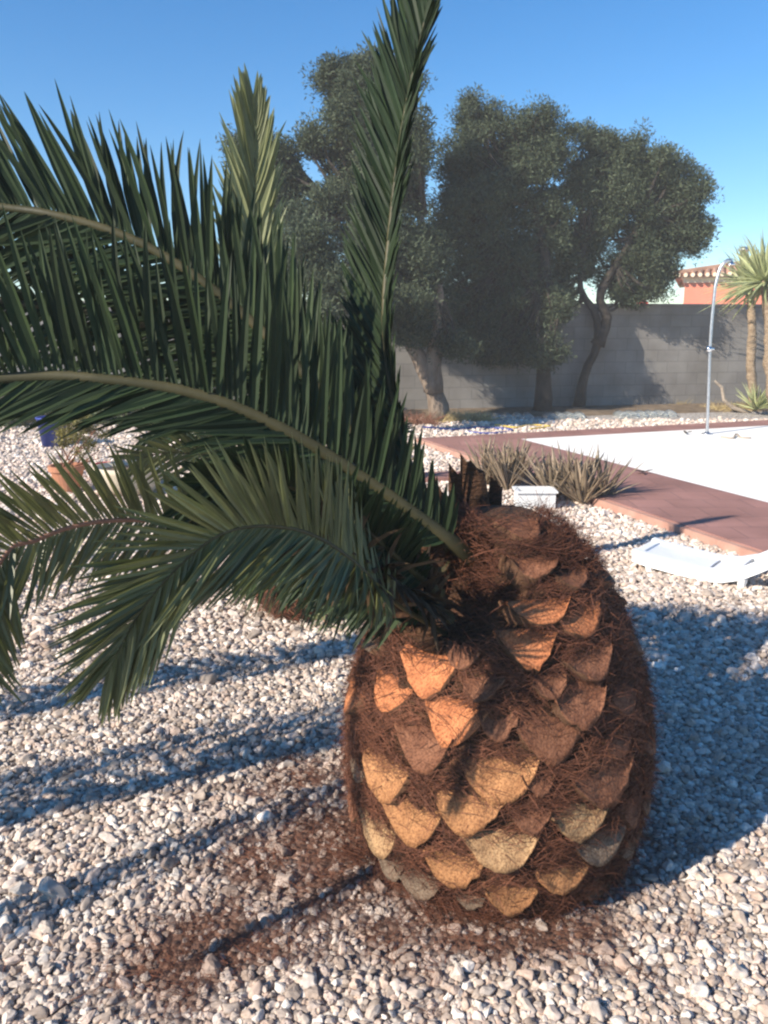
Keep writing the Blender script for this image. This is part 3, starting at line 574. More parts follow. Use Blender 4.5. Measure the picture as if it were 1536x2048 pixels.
def scar_shape(th, h, w_, hh, rot, V, F, MI):
    p, t, u, n_ = trunk_frame(th, h); Mr = Matrix.Rotation(rot, 3, n_); t = Mr @ t; u = Mr @ u
    nu, nv = 15, 8; b0 = len(V); lip, top = random.uniform(.012, .03), -.006
    sk = random.uniform(-.25, .25); pw = random.uniform(1.5, 2.4); sd = random.uniform(0, 50)
    for lay in (0, 1):
        for j in range(nv):
            for i in range(nu):
                a = -1 + 2 * i / (nu - 1); s_ = j / (nv - 1)
                tp = .40 - .10 * a * a * math.cos(sd) ; bt = -.56 * (1 - abs(a + sk * (1 - a * a)) ** pw) + (.28 * abs(a) ** 2)
                bb = (bt + (tp - bt) * s_) * hh; edge = max(abs(a), 1 - s_) ** 4; aa_ = a * w_ * .5 * (1 + .05 * math.sin(s_ * 5 + sd)) + edge * .007 * noise.noise(Vector((a * 6, s_ * 6, sd + 9))); bb += edge * .010 * noise.noise(Vector((a * 7, s_ * 3, sd)))
                dep = (lip * (1 - s_) + top * s_) * (1 - .35 * a * a)
                q = p + t * aa_ + u * bb
                c_ = Vector((q.x - TC.x, q.y - TC.y, 0)); rr = prof(max(0, min(.99, q.z))); base_out = rr - c_.length   # follow the curve of the trunk
                q = q + c_.normalized() * (base_out * .8)
                nz = noise.noise(Vector((aa_ * 30, bb * 30, sd))) * .006 + noise.noise(Vector((aa_ * 110, bb * 60, sd))) * .003
                if lay == 0: q = q + n_ * (dep + nz + .006)
                else: q = q - n_ * .035 + (u * -.012)
                V.append(q)
    def id_(l, j, i): return b0 + l * nu * nv + j * nu + i
    for j in range(nv - 1):
        for i in range(nu - 1): F.append((id_(0, j, i), id_(0, j, i + 1), id_(0, j + 1, i + 1), id_(0, j + 1, i))); MI.append(0)
    ring = [(0, i) for i in range(nu)] + [(j, nu - 1) for j in range(1, nv)] + [(nv - 1, i) for i in range(nu - 2, -1, -1)] + [(j, 0) for j in range(nv - 2, 0, -1)]
    for k in range(len(ring)):
        a, b_ = ring[k], ring[(k + 1) % len(ring)]; F.append((id_(0, *b_), id_(0, *a), id_(1, *a), id_(1, *b_))); MI.append(1)
    return p
order = sorted(range(len(placed)), key=lambda i: (not placed[i][5], (trunk_frame(placed[i][0], placed[i][1])[0] - Vector((0, 0, 1.2))).length))
Vr, Fr, Mr_ = [], [], []
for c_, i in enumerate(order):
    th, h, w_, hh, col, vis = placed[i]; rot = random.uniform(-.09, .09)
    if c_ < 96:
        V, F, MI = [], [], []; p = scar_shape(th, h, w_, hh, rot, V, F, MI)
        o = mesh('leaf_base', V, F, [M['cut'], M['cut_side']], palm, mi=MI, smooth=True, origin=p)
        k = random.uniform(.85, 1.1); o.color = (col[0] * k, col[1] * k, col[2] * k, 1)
    else: scar_shape(th, h, w_, hh, rot, Vr, Fr, Mr_)
if Vr:
    o = mesh('leaf_bases', Vr, Fr, [M['cut'], M['cut_side']], palm, mi=Mr_, smooth=True); o.color = (.3, .15, .08, 1); o['kind'] = 'stuff'

# fibre between the cut leaf bases
def ribbons(specs, segs=3):
    V, F = [], []
    for p, D, l, wd_, Nn, bend in specs:
        W = D.cross(Nn)
        if W.length < 1e-3: continue
        W.normalize(); b0 = len(V)
        for j in range(segs + 1):
            t = j / segs; c_ = p + D * l * t + bend * l * t * t; ww = wd_ * (1 - .75 * t)
            V += [c_ + W * ww * .5, c_ - W * ww * .5]
        for j in range(segs): q = b0 + j * 2; F.append((q, q + 1, q + 3, q + 2))
    return V, F
PLC = [(trunk_frame(q[0], q[1])[0], trunk_frame(q[0], q[1])[1], trunk_frame(q[0], q[1])[2], q[2], q[3]) for q in placed]
def in_scar(p):
    for c_, t, u, w_, hh in PLC:
        q = p - c_
        if q.length_squared < .02:
            a, b_ = q.dot(t) / (w_ * .5), (q.dot(u) + .06 * hh) / (hh * .5)
            if a * a + b_ * b_ < .95: return True
    return False
specs = []
while len(specs) < 42000:
    th = random.uniform(-math.pi, math.pi)
    if math.cos(th + math.pi / 2) < -.35 and random.random() < .7: continue
    h = random.uniform(-.01, .95); 
    if random.random() > prof(h) / .46 + .15: continue
    p, t, u, n_ = trunk_frame(th, h)
    if in_scar(p) and random.random() > .06: continue
    top = h > .8
    D = (t * random.choice((-1, 1)) * random.uniform(.5, 1) + u * random.gauss(-.05, .4) + n_ * random.uniform(-.05, .16)).normalized()
    if top: D = (D + n_ * .3 + Vector((0, 0, random.uniform(-.3, .5)))).normalized()
    nd = notch(p)
    specs.append((p + n_ * (random.uniform(.004, .022) - nd), D, random.uniform(.02, .07) * (1.2 if h > .72 or h < .1 else 1), random.uniform(.0012, .0024), (n_ + Vector((random.gauss(0, .5), random.gauss(0, .5), random.gauss(0, .5)))).normalized(), Vector((random.gauss(0, .25), random.gauss(0, .25), random.gauss(-.15, .25)))))
for c_, t, u, w_, hh in PLC:                       # frayed fringe along the lower lip, matted fibre over the upper edge
    n_ = t.cross(u).normalized()
    if n_.dot(Vector((c_.x - TC.x, c_.y - TC.y, 0))) < 0: n_ = -n_
    for k in range(26):
        a = random.uniform(-1, 1); p = c_ + t * a * w_ * .5 - u * hh * .54 * (1 - abs(a) ** 2) + n_ * random.uniform(.0, .03)
        specs.append((p, (-u * random.uniform(.1, 1) + t * random.gauss(0, .7) + n_ * random.uniform(-.1, .5)).normalized(), random.uniform(.015, .045), .0016, n_, Vector((0, 0, -.1))))
    for k in range(14):
        a = random.uniform(-1.1, 1.1); p = c_ + t * a * w_ * .5 + u * hh * random.uniform(.22, .62) + n_ * random.uniform(.012, .026)
        specs.append((p, (-u * random.uniform(-.1, .9) + t * random.gauss(0, .8) + n_ * random.uniform(-.1, .25)).normalized(), random.uniform(.025, .06), .0019, n_, Vector((0, 0, -.1))))
V, F = ribbons(specs); o = mesh('fibre', V, F, M['fibre'], palm); o['kind'] = 'stuff'

# cut petiole stubs standing on the crown
def stub(px, pyb, pyt, Y, w_, lean=0):
    b_, t_ = at(px, pyb, Y), at(px + lean, pyt, Y); rings = []
    for k in range(8):
        s_ = k / 7; c_ = b_.lerp(t_, s_); ww = w_ * (1.25 - .35 * s_)
        rings.append([c_ + Vector((math.cos(q) * ww * .5, math.sin(q) * ww * .28, (noise.noise(Vector((q * 3, px, 0))) * .045 + math.cos(q) * -.022) * (1 if k == 7 else 0))) for q in [2 * math.pi * j / 12 for j in range(12)]])
    mb = MB(); mb.loft(rings, 0, True); mb.build('petiole_stub', [M['bark_body']], palm, origin=b_)
stub(955, 1050, 926, 2.15, .07, -12); stub(915, 1050, 950, 2.15, .042, -4); stub(848, 1060, 956, 2.15, .035, -8); stub(880, 1080, 985, 2.1, .045, 5); stub(865, 1130, 1020, 2.0, .06, -10); stub(985, 1040, 962, 2.2, .04, 8); stub(830, 1180, 1090, 1.95, .07, -25); stub(800, 1230, 1150, 1.9, .06, -30)

# loose fibre and bits of leaf base litter on the gravel
specs = []
while len(specs) < 8000:
    x, y = random.uniform(-1.1, 1.3), random.uniform(1.2, 2.9); l = litter(x, y)
    if random.random() > l * l: continue
    if (x - TC.x) ** 2 + (y - TC.y) ** 2 < .33 ** 2: continue
    a = random.uniform(0, 6.28); D = Vector((math.cos(a), math.sin(a), random.uniform(-.1, .3))).normalized()
    specs.append((Vector((x, y, random.uniform(.006, .02))), D, random.uniform(.012, .045), random.uniform(.0008, .002), Vector((random.gauss(0, .4), random.gauss(0, .4), 1)).normalized(), Vector((random.gauss(0, .3), random.gauss(0, .3), -.1))))
# stiff straw tufts beside the foot of the trunk
for (px, py, n_, dirx) in ((725, 1720, 70, -1), (880, 1830, 40, -.4), (1160, 1800, 30, .6)):
    b_ = gr(px, py)
    for k in range(n_):
        D = Vector((dirx * random.uniform(.5, 1), random.uniform(-.5, .3), random.uniform(.05, .8))).normalized()
        specs.append((b_ + Vector((random.gauss(0, .03), random.gauss(0, .02), .01)), D, random.uniform(.06, .14), .0018, Vector((0, -1, .3)), Vector((0, 0, -.15))))
V, F = ribbons(specs); tag(mesh('fibre_litter', V, F, M['fibre']), 'reddish brown palm fibre scattered over the gravel round the trunk', 'litter', kind='stuff')
a, b_ = gr(970, 1836), gr(1085, 1834); mb = MB(); mb.tube([a + Vector((0, 0, .018)), a.lerp(b_, .5) + Vector((0, .004, .024)), b_ + Vector((0, 0, .016))], .0025, 6)
tag(mb.build('twig', [M['stick']], origin=a), 'thin bleached twig lying on gravel in front of the trunk foot', 'twig')

# ------------------------------------------------------------------ second palm, smaller, behind
P2 = gr(625, 1215); P2 = Vector((P2.x, P2.y + .0, 0))
palm2 = empty('palm_tree', P2, 'smaller second palm with dark low trunk, hidden behind the fronds', 'palm')
V, F = [], []; pr2 = [(-.02, .2), (.05, .27), (.15, .31), (.3, .31), (.42, .26), (.5, .17), (.55, .02)]
for h, r_ in pr2:
    for k in range(48):
        th = 2 * math.pi * k / 48; p = Vector((math.cos(th) * r_, math.sin(th) * r_, h)); V.append(P2 + p + p * (.12 * noise.noise(p * 14)))
for i in range(len(pr2) - 1):
    for k in range(48): F.append((i * 48 + k, i * 48 + (k + 1) % 48, (i + 1) * 48 + (k + 1) % 48, (i + 1) * 48 + k))
mesh('trunk', V, F, M['bark_body'], palm2, smooth=True)
specs = []
for k in range(5000):
    th, h = random.uniform(0, 6.28), random.uniform(0, .55); r_ = float(np.interp(h, [q[0] for q in pr2], [q[1] for q in pr2])); n_ = Vector((math.cos(th), math.sin(th), .2)).normalized(); t = Vector((-math.sin(th), math.cos(th), 0))
    specs.append((P2 + Vector((math.cos(th) * r_, math.sin(th) * r_, h)), (t * random.choice((-1, 1)) + n_ * random.uniform(.1, .8) + Vector((0, 0, random.gauss(0, .5)))).normalized(), random.uniform(.04, .1), .003, n_, Vector((0, 0, -.2))))
V, F = ribbons(specs); o = mesh('fibre', V, F, M['fibre'], palm2); o['kind'] = 'stuff'
C2 = P2 + Vector((0, 0, .5))
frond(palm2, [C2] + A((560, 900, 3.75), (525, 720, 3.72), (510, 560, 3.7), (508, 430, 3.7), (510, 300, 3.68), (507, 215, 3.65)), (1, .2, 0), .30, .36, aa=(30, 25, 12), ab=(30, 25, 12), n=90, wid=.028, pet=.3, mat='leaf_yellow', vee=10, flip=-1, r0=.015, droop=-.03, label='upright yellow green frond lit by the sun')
frond(palm2, [C2] + A((600, 980, 3.5), (520, 935, 3.4), (440, 915, 3.3), (340, 905, 3.2), (270, 920, 3.15)), (.3, -.2, 1), .25, .25, aa=(50, 25), ab=(60, 30), n=56, wid=.018, pet=.15, mat='leaf_mid', vee=8, flip=-1, r0=.012, droop=.08, label='arching frond over the flower pots')
frond(palm2, [C2] + A((600, 940, 3.6), (480, 890, 3.6), (380, 862, 3.6), (300, 862, 3.6)), (.3, -.1, 1), .28, .28, aa=(50, 25), ab=(60, 30), n=56, wid=.02, pet=.2, mat='leaf_dark', vee=8, flip=-1, r0=.012, droop=.08)
frond(palm2, [C2 + Vector((0, -.2, -.15))] + A((655, 1245, 3.1), (632, 1210, 3.1), (610, 1165, 3.1), (600, 1140, 3.12)), (1, 0, .1), .09, .09, aa=(55, 30), ab=(55, 30), n=26, wid=.012, pet=.3, mat='leaf_yellow', rmat='rachis_red', vee=8, flip=-1, r0=.006, droop=.02, label='short yellowish frond at the foot')
frond(palm2, [C2 + Vector((.1, -.1, 0))] + A((740, 1080, 3.4), (700, 1040, 3.3), (670, 1030, 3.25)), (.2, .1, 1), .1, .12, aa=(60, 30), ab=(70, 40), n=16, wid=.013, pet=.3, mat='leaf_mid', vee=8, flip=-1, r0=.006, droop=.05)
frond(palm2, [C2] + A((700, 1000, 4.0), (760, 900, 4.2), (800, 850, 4.4)), (1, .2, 0), .2, .2, aa=(40, 20), ab=(40, 20), n=30, wid=.02, pet=.2, mat='leaf_dark', vee=8, flip=-1, r0=.01)

# ------------------------------------------------------------------ olive trees
def leaf_cloud(blobs, n_leaf, size, clump=.3, seed=1, squash=1.0):
    """blobs: (centre, rx, ry, rz); returns leaf quads in ragged clumps filling them"""
    r_ = np.random.default_rng(seed); vol = np.array([b[1] * b[3] for b in blobs]); vol = vol / vol.sum(); Vs, n0 = [], 0
    for b, share in zip(blobs, vol):
        nl = int(n_leaf * share); per = 90; nc = max(3, nl // per)
        dv = r_.normal(size=(nc, 3)); dv /= np.linalg.norm(dv, axis=1)[:, None]
        rad = r_.uniform(.35, 1.05, nc) ** .6; rad[r_.random(nc) < .12] *= 1.22
        cen = np.array(b[0]) + dv * rad[:, None] * np.array([b[1], b[2], b[3]])
        cr_ = clump * r_.uniform(.45, 1.2, nc)
        idx = np.repeat(np.arange(nc), per)
        off = r_.normal(size=(len(idx), 3)); off /= np.linalg.norm(off, axis=1)[:, None]; off *= (r_.uniform(0, 1, len(idx)) ** .45)[:, None] * .95; off[:, 2] *= .85
        pos = cen[idx] + off * cr_[idx][:, None]
        D = off + r_.normal(size=off.shape) * .5 + np.array([0, 0, .25]); D /= np.linalg.norm(D, axis=1)[:, None]
        U = r_.normal(size=off.shape); Wv = np.cross(D, U); Wv /= np.linalg.norm(Wv, axis=1)[:, None]
        L = (size * r_.uniform(.7, 1.3, len(idx)))[:, None]; Wd = L * .14
        q = np.stack([pos - D * L * .5, pos + Wv * Wd, pos + D * L * .5, pos - Wv * Wd], axis=1)
        Vs.append(q.reshape(-1, 3))
    V = np.concatenate(Vs); F = np.arange(len(V)).reshape(-1, 4)
    return V, F
def fast_mesh(name, V, F, mat, parent):
    me = bpy.data.meshes.new(name); off = np.array(world_loc(parent)); V = V - off
    me.vertices.add(len(V)); me.vertices.foreach_set('co', V.astype(np.float32).ravel())
    nf, k = F.shape; me.loops.add(nf * k); me.loops.foreach_set('vertex_index', F.astype(np.int32).ravel()); me.polygons.add(nf)
    me.polygons.foreach_set('loop_start', np.arange(0, nf * k, k, dtype=np.int32)); me.polygons.foreach_set('loop_total', np.full(nf, k, dtype=np.int32))
    me.update(calc_edges=True); me.materials.append(mat)
    return link(bpy.data.objects.new(name, me), parent)
def olive(base, stems, blobs_px, Y, n_leaf, seed, label, trunk_r=.17, name='olive_tree', mat='olive_leaf', clump=.24, size=.062, bark='olive_bark'):
    t_ = empty(name, base, label, 'tree')
    blobs = []; rb = random.Random(seed + 100)
    for (x, y, rx, ry, *dy) in blobs_px:
        yy = Y + (dy[0] if dy else 0); k = yy / FPX; rx_, rz_ = rx * k, ry * k
        c0 = at(x, y, yy); ry_ = min(1.1, (rx_ + rz_) * .5)
        blobs.append((c0, rx_ * .78, ry_ * .7, rz_ * .78))
        for q in range(13 if rx_ * rz_ > .1 else 6):
            dv = Vector((rb.gauss(0, 1), rb.gauss(0, 1), rb.gauss(0, 1))).normalized(); f_ = rb.uniform(.45, .86); sc_ = rb.uniform(.22, .44)
            blobs.append((c0 + Vector((dv.x * rx_, dv.y * ry_, dv.z * rz_)) * f_, rx_ * sc_, ry_ * sc_, rz_ * sc_))
    V, F = leaf_cloud(blobs, n_leaf, size, clump, seed); fast_mesh('crown', V, F, M[mat], t_)
    mb = MB(); fork = None
    for st in stems:
        P, L = catmull(st, 16); r0 = trunk_r
        mb.tube(P, [r0 * (1.35 - .3 * min(1, i / 3)) * (1 - .6 * i / 15) for i in range(16)], 12, jit=.35)
        fork = P[-1]
    mb.build('trunk', [M[bark]], t_, smooth=True)
    mb = MB()
    rr = random.Random(seed)
    ends = [catmull(st, 16)[0] for st in stems]
    for b in blobs:
        s_ = min((p for e in ends for p in e[9:]), key=lambda p: (p - b[0]).length); mid = s_.lerp(b[0], .5) + Vector((rr.uniform(-.15, .15), rr.uniform(-.15, .15), -.1))
        P, L = catmull([s_, mid, b[0]], 8); mb.tube(P, [.035 * (1 - .7 * i / 7) for i in range(8)], 6)
        for k in range(2):
            e = b[0] + Vector((rr.uniform(-1, 1) * b[1], rr.uniform(-1, 1) * b[2], rr.uniform(-.6, 1) * b[3])) * .8
            mb.tube([P[5], P[5].lerp(e, .5) + Vector((0, 0, .05)), e], [.014, .01, .005], 5)
    mb.build('limb', [M['shaded_olive_wood']], t_)
    return t_
b1 = gr(882, 842)
olive(b1, [[b1, at(868, 785, b1.y), at(838, 715, b1.y), at(800, 650, b1.y), at(760, 560, b1.y), at(730, 420, b1.y)], [at(868, 785, b1.y), at(868, 715, b1.y), at(880, 640, b1.y), at(870, 560, b1.y), at(840, 430, b1.y)]],
      [(735, 175, 95, 62), (680, 150, 45, 35), (795, 160, 45, 40), (700, 260, 65, 70), (810, 290, 55, 75), (760, 350, 90, 70), (630, 280, 38, 36), (560, 330, 50, 55), (480, 305, 38, 30), (540, 400, 60, 60), (680, 420, 80, 70), (600, 520, 75, 70, -1.8), (760, 480, 95, 80), (700, 590, 80, 50, -1.8), (790, 615, 75, 45, -.4), (820, 668, 50, 24, -.3), (900, 690, 45, 26), (840, 520, 70, 90), (640, 640, 50, 34, -2.2), (850, 655, 60, 32, .3), (590, 440, 30, 30, -1)],
      b1.y - .1, 260000, 11, 'leftmost olive tree with leaning sunlit trunk and the highest crown', .125)
b2 = gr(1085, 826)
olive(b2, [[b2, at(1088, 740, b2.y), at(1092, 600, b2.y), at(1085, 480, b2.y), at(1040, 360, b2.y)], [at(1092, 620, b2.y), at(1040, 540, b2.y), at(960, 430, b2.y)]],
      [(955, 225, 48, 36), (985, 290, 75, 60), (925, 330, 50, 60), (1078, 250, 42, 40), (1065, 330, 70, 65), (1120, 290, 32, 38), (1000, 400, 90, 75), (900, 440, 60, 75), (1085, 440, 68, 75), (960, 510, 90, 70), (1050, 540, 60, 70), (900, 600, 80, 55), (990, 610, 85, 50), (960, 670, 80, 38), (1060, 650, 55, 40), (1010, 700, 60, 28), (1085, 700, 45, 45, -.4), (1110, 610, 40, 40, -.3)],
      b2.y + .2, 200000, 12, 'middle olive tree with straight trunk lost in its own shade', .12, bark='shaded_olive_wood')
b3 = gr(1158, 820)
olive(b3, [[b3, at(1170, 745, b3.y), at(1195, 690, b3.y), at(1190, 625, b3.y), at(1160, 575, b3.y), at(1170, 480, b3.y)], [at(1195, 690, b3.y), at(1215, 640, b3.y), at(1200, 590, b3.y), at(1250, 500, b3.y), at(1290, 420, b3.y)]],
      [(1195, 285, 42, 36), (1245, 310, 55, 45), (1310, 350, 65, 50), (1365, 400, 52, 50), (1170, 370, 50, 60), (1250, 400, 80, 65), (1330, 450, 75, 60), (1385, 470, 36, 45), (1190, 460, 50, 60), (1270, 510, 75, 50), (1322, 530, 45, 38), (1295, 580, 45, 26), (1130, 520, 30, 60), (1170, 535, 35, 25), (1235, 572, 42, 30), (1265, 600, 34, 18), (1130, 590, 26, 22)],
      b3.y + .2, 165000, 13, 'rightmost olive tree with twin twisting stems and rounded crown', .085, bark='shaded_olive_wood')

# shrubs along the wall at the left
for i, (px, py, rx, ry, Y) in enumerate(((40, 800, 110, 45, 11.8), (230, 800, 120, 50, 12.0), (420, 790, 110, 60, 12.2), (590, 780, 90, 70, 12.4), (690, 790, 55, 60, 12.6))):
    c = at(px, py, Y); b_ = Vector((c.x, c.y, 0)); L_ = ('leftmost dark shrub before the wall, beyond the longest frond', 'second dark shrub from the left before the wall', 'middle dark shrub before the wall, seen through the fronds', 'fourth dark shrub from the left before the wall', 'small dark shrub left of the leaning olive trunk')[i]
    t_ = empty('shrub', b_, L_, 'shrub', 'dark shrubs before the wall')
    k = Y / FPX; V, F = leaf_cloud([(c, rx * k, .5, ry * k), (c - Vector((0, 0, .3)), rx * k * .8, .5, ry * k)], 7000, .07, .22, 30 + i); fast_mesh('foliage', V, F, M['shrub'], t_)
    mb = MB()
    for s_ in range(5): mb.tube([b_ + Vector((random.uniform(-.1, .1), 0, 0)), c + Vector((random.uniform(-.4, .4), random.uniform(-.2, .2), .1))], [.02, .008], 5)
    mb.build('stem', [M['shaded_olive_wood']], t_)

# ------------------------------------------------------------------ rosette plants
def rosette(base, n, L, w_, lo, hi, curve, seed, taper=1.0, spread=.03):
    rr = random.Random(seed); V, F = [], []
    for k in range(n):
        az = rr.uniform(0, 6.28); el = R(rr.uniform(lo, hi)); l = L * rr.uniform(.7, 1.08); h_ = Vector((math.cos(az), math.sin(az), 0)); D = h_ * math.cos(el) + Vector((0, 0, 1)) * math.sin(el)
        W = Vector((-math.sin(az), math.cos(az), 0)); Nn = W.cross(D); b0 = len(V); ww = w_ * rr.uniform(.8, 1.2); bend = Vector((rr.gauss(0, .1), rr.gauss(0, .1), 0)) + (Vector((0, 0, 1)) - h_ * .3) * curve * rr.uniform(.4, 1.2)
        p = Vector(base) + h_ * rr.uniform(0, spread) + Vector((0, 0, rr.uniform(0, spread * .5)))
        for t, k_ in ((0, .8), (.25, 1), (.6, .75), (.85, .38), (1, .03)):
            c_ = p + D * l * t + bend * l * t * t
            V += [c_ + W * ww * .5 * k_, c_ - Nn * ww * .28 * k_, c_ - W * ww * .5 * k_, c_ + Nn * ww * .04 * k_]
        for j in range(4):
            for q in range(4): a = b0 + j * 4; F.append((a + q, a + (q + 1) % 4, a + 4 + (q + 1) % 4, a + 4 + q))
    return V, F
def clump(name, spots, label, cat, mat, n, L, w_, lo, hi, curve, seed, group=None, part='leaves'):
    b_ = Vector(spots[0]); t_ = empty(name, (b_.x, b_.y, 0), label, cat, group); V, F = [], []
    for i, s_ in enumerate(spots):
        v, f = rosette(s_, n, L, w_, lo, hi, curve, seed + i); o_ = len(V); V += v; F += [tuple(q + o_ for q in g) for g in f]
    o = mesh(part, V, F, M[mat], t_, smooth=True); return t_
g1 = gr(1000, 975); g2 = gr(1155, 1005); g3 = gr(1075, 972)
dz = Vector((0, 0, .01))
al1 = clump('aloe_plant', [g1, g1 + Vector((.16, .05, 0)), g1 + Vector((-.12, .1, 0)), g1 + Vector((.05, -.12, 0))], 'left aloe clump with an orange bloom at the edge of the red paving', 'aloe', 'aloe', 34, .48, .036, 44, 88, -.08, 50, 'aloe clumps by the terrace')
mb = MB(); fb = at(1036, 968, g1.y + .1); ft = at(1040, 932, g1.y + .1)
mb.tube([Vector((fb.x, fb.y, 0)), ft], [.008, .006], 6, mi=1); P_, _ = catmull([at(1040, 936, g1.y + .1), at(1040, 922, g1.y + .1), at(1038, 903, g1.y + .1)], 9)
mb.tube(P_, [.012, .022, .028, .029, .027, .023, .017, .01, .003], 10, mi=0); mb.build('flower', [M['orange'], M['aloe']], al1, smooth=True)
clump('aloe_plant', [g2, g2 + Vector((.2, .03, 0)), g2 + Vector((-.2, .06, 0)), g2 + Vector((.02, -.1, 0)), g2 + Vector((-.05, .18, 0))], 'right aloe clump, the widest, its leaves crossing the white terrace', 'aloe', 'aloe', 34, .5, .038, 32, 86, -.08, 60, 'aloe clumps by the terrace')
clump('aloe_plant', [g3, g3 + Vector((.08, .1, 0))], 'small aloe between the two large clumps', 'aloe', 'aloe', 18, .36, .034, 30, 80, -.05, 70, 'aloe clumps by the terrace')
# white trough partly behind the trunk
tb = gr(1068, 1014); tr = empty('planter', tb, 'white plastic trough half hidden behind the trunk, before the aloes', 'planter')
mb = MB()
for k, (cx, cy, sx_, sy_) in enumerate(((0, -.09, .30, .015), (0, .09, .30, .015), (-.14, 0, .015, .165), (.14, 0, .015, .165))): mb.box(tb + Vector((cx, cy, .07)), (sx_, sy_, .13))
mb.box(tb + Vector((0, 0, .01)), (.27, .16, .012)); mb.build('trough', [M['plastic']], tr)
mb = MB()
for (cx, cy, sx_, sy_) in ((0, -.1, .33, .03), (0, .1, .33, .03), (-.151, 0, .03, .168), (.151, 0, .03, .168)): mb.box(tb + Vector((cx, cy, .142)), (sx_, sy_, .014))
mb.build('rim', [M['plastic']], tr)
mb = MB(); mb.box(tb + Vector((0, 0, .06)), (.262, .15, .09)); mb.build('soil', [M['soil']], tr)

# young staked plant left of the terrace corner
s0 = gr(815, 965); stp = empty('staked_plant', s0, 'thin dark stake with a small leafy shoot beside the terrace corner', 'plant')
mb = MB(); mb.tube([s0, at(803, 868, s0.y)], [.011, .008], 6); mb.build('stake', [M['shaded_olive_wood']], stp)
v, f = rosette(at(812, 925, s0.y), 12, .22, .035, 5, 70, -.1, 81); mesh('leaves', v, f, M['shrub_y'], stp, smooth=True)

# ------------------------------------------------------------------ yuccas at the right
def yucca(px, pyb, pyt, lean, label, seed, L=.62, n=120, r_=.075):
    b_ = gr(px, pyb); t_ = empty('yucca', b_, label, 'yucca', 'yuccas at the right edge'); top = at(px + lean, pyt, b_.y)
    P, _ = catmull([b_, b_.lerp(top, .35) + Vector((-.03, 0, 0)), b_.lerp(top, .7) + Vector((.02, 0, 0)), top], 26)
    mb = MB(); mb.tube(P, [r_ * (1.25 - .35 * i / 25) * (1 + .09 * (i % 2)) for i in range(26)], 12, jit=.4); mb.build('trunk', [M['yucca_bark']], t_, smooth=True)
    v, f = rosette(top - Vector((0, 0, .05)), n, L, .055, -38, 88, -.1, seed, spread=.07); mesh('crown', v, f, M['yucca'], t_, smooth=True)
yucca(1510, 822, 565, -12, 'slimmer yucca trunk standing left of its twin', 91, L=.74, n=130, r_=.062)
yucca(1556, 836, 560, -26, 'thicker yucca trunk at the very edge of the photo', 92, L=.8, n=150, r_=.085)
g_ = gr(1508, 828); t_ = empty('yucca', g_, 'low stemless yucca sprouting at the foot of the yucca trunks', 'yucca', 'yuccas at the right edge')
v, f = rosette(g_ + Vector((-.02, -.1, .08)), 60, .5, .045, 5, 85, -.08, 95); mesh('leaves', v, f, M['yucca'], t_, smooth=True)
mb = MB(); pY = gr(1490, 826).y; mb.tube([at(1500, 826, pY), at(1465, 815, pY), at(1448, 800, pY), at(1444, 775, pY), at(1430, 762, pY)], [.035, .035, .03, .026, .018], 8)
tag(mb.build('dead_branch', [M['stick']], origin=at(1500, 826, pY)), 'pale bent dead branch rising from the bed between shower and yuccas', 'branch')

# ------------------------------------------------------------------ shower
s0 = gr(1414, 868, .066); sy = s0.y; shw = empty('garden_shower', s0, 'slim steel garden shower with hooked top on the white terrace', 'shower')
mb = MB(); P_, _ = catmull([s0, at(1420, 690, sy), at(1429, 585, sy), at(1433, 562, sy), at(1441, 535, sy), at(1455, 520, sy), at(1463, 521, sy)], 40); mb.tube(P_, .02, 12); mb.build('pole', [M['steel']], shw, smooth=True)
mb = MB(); e = at(1463, 521, sy); mb.lathe(e - Vector((0, 0, .055)), [(.05, 0), (.052, .012), (.02, .03), (.014, .06)], 20); mb.build('shower_head', [M['chrome']], shw, smooth=True)
mb = MB(); k_ = at(1418, 698, sy); mb.tube([k_ + Vector((-.015, -.02, 0)), k_ + Vector((-.02, -.075, 0))], [.036, .034], 16); mb.tube([k_ + Vector((-.05, -.05, 0)), k_ + Vector((.05, -.03, 0))], .016, 10); mb.build('tap', [M['chrome']], shw, smooth=True)
mb = MB(); mb.lathe(s0, [(.07, 0), (.07, .008), (.03, .014), (.028, .03)], 20); mb.build('base_plate', [M['steel']], shw, smooth=True)
h0, h1 = gr(1442, 874, .075), gr(1502, 876, .075)
mb = MB(); P_, _ = catmull([h0, h0.lerp(h1, .3) + Vector((0, -.08, 0)), h0.lerp(h1, .6) + Vector((0, .12, .01)), h0.lerp(h1, .75) + Vector((0, .2, .02)), h0.lerp(h1, .7) + Vector((0, .02, 0)), h1], 30); mb.tube(P_, .011, 8)
tag(mb.build('drain_hose', [M['stick']], smooth=True, origin=h0), 'short pale grey hose lying on the white terrace beside the shower', 'hose')
for (px, py, l, lab) in ((1290, 945, .12, 'small dark dead leaf alone in the middle of the white terrace'), (1372, 866, .09, 'tiny dark leaf on the far border left of the shower')):
    p = gr(px, py, .075); v, f = rosette(p, 3, l, .04, 2, 20, -.05, px); tag(mesh('fallen_leaf', v, f, M['shaded_olive_wood'], origin=p), lab, 'leaf')

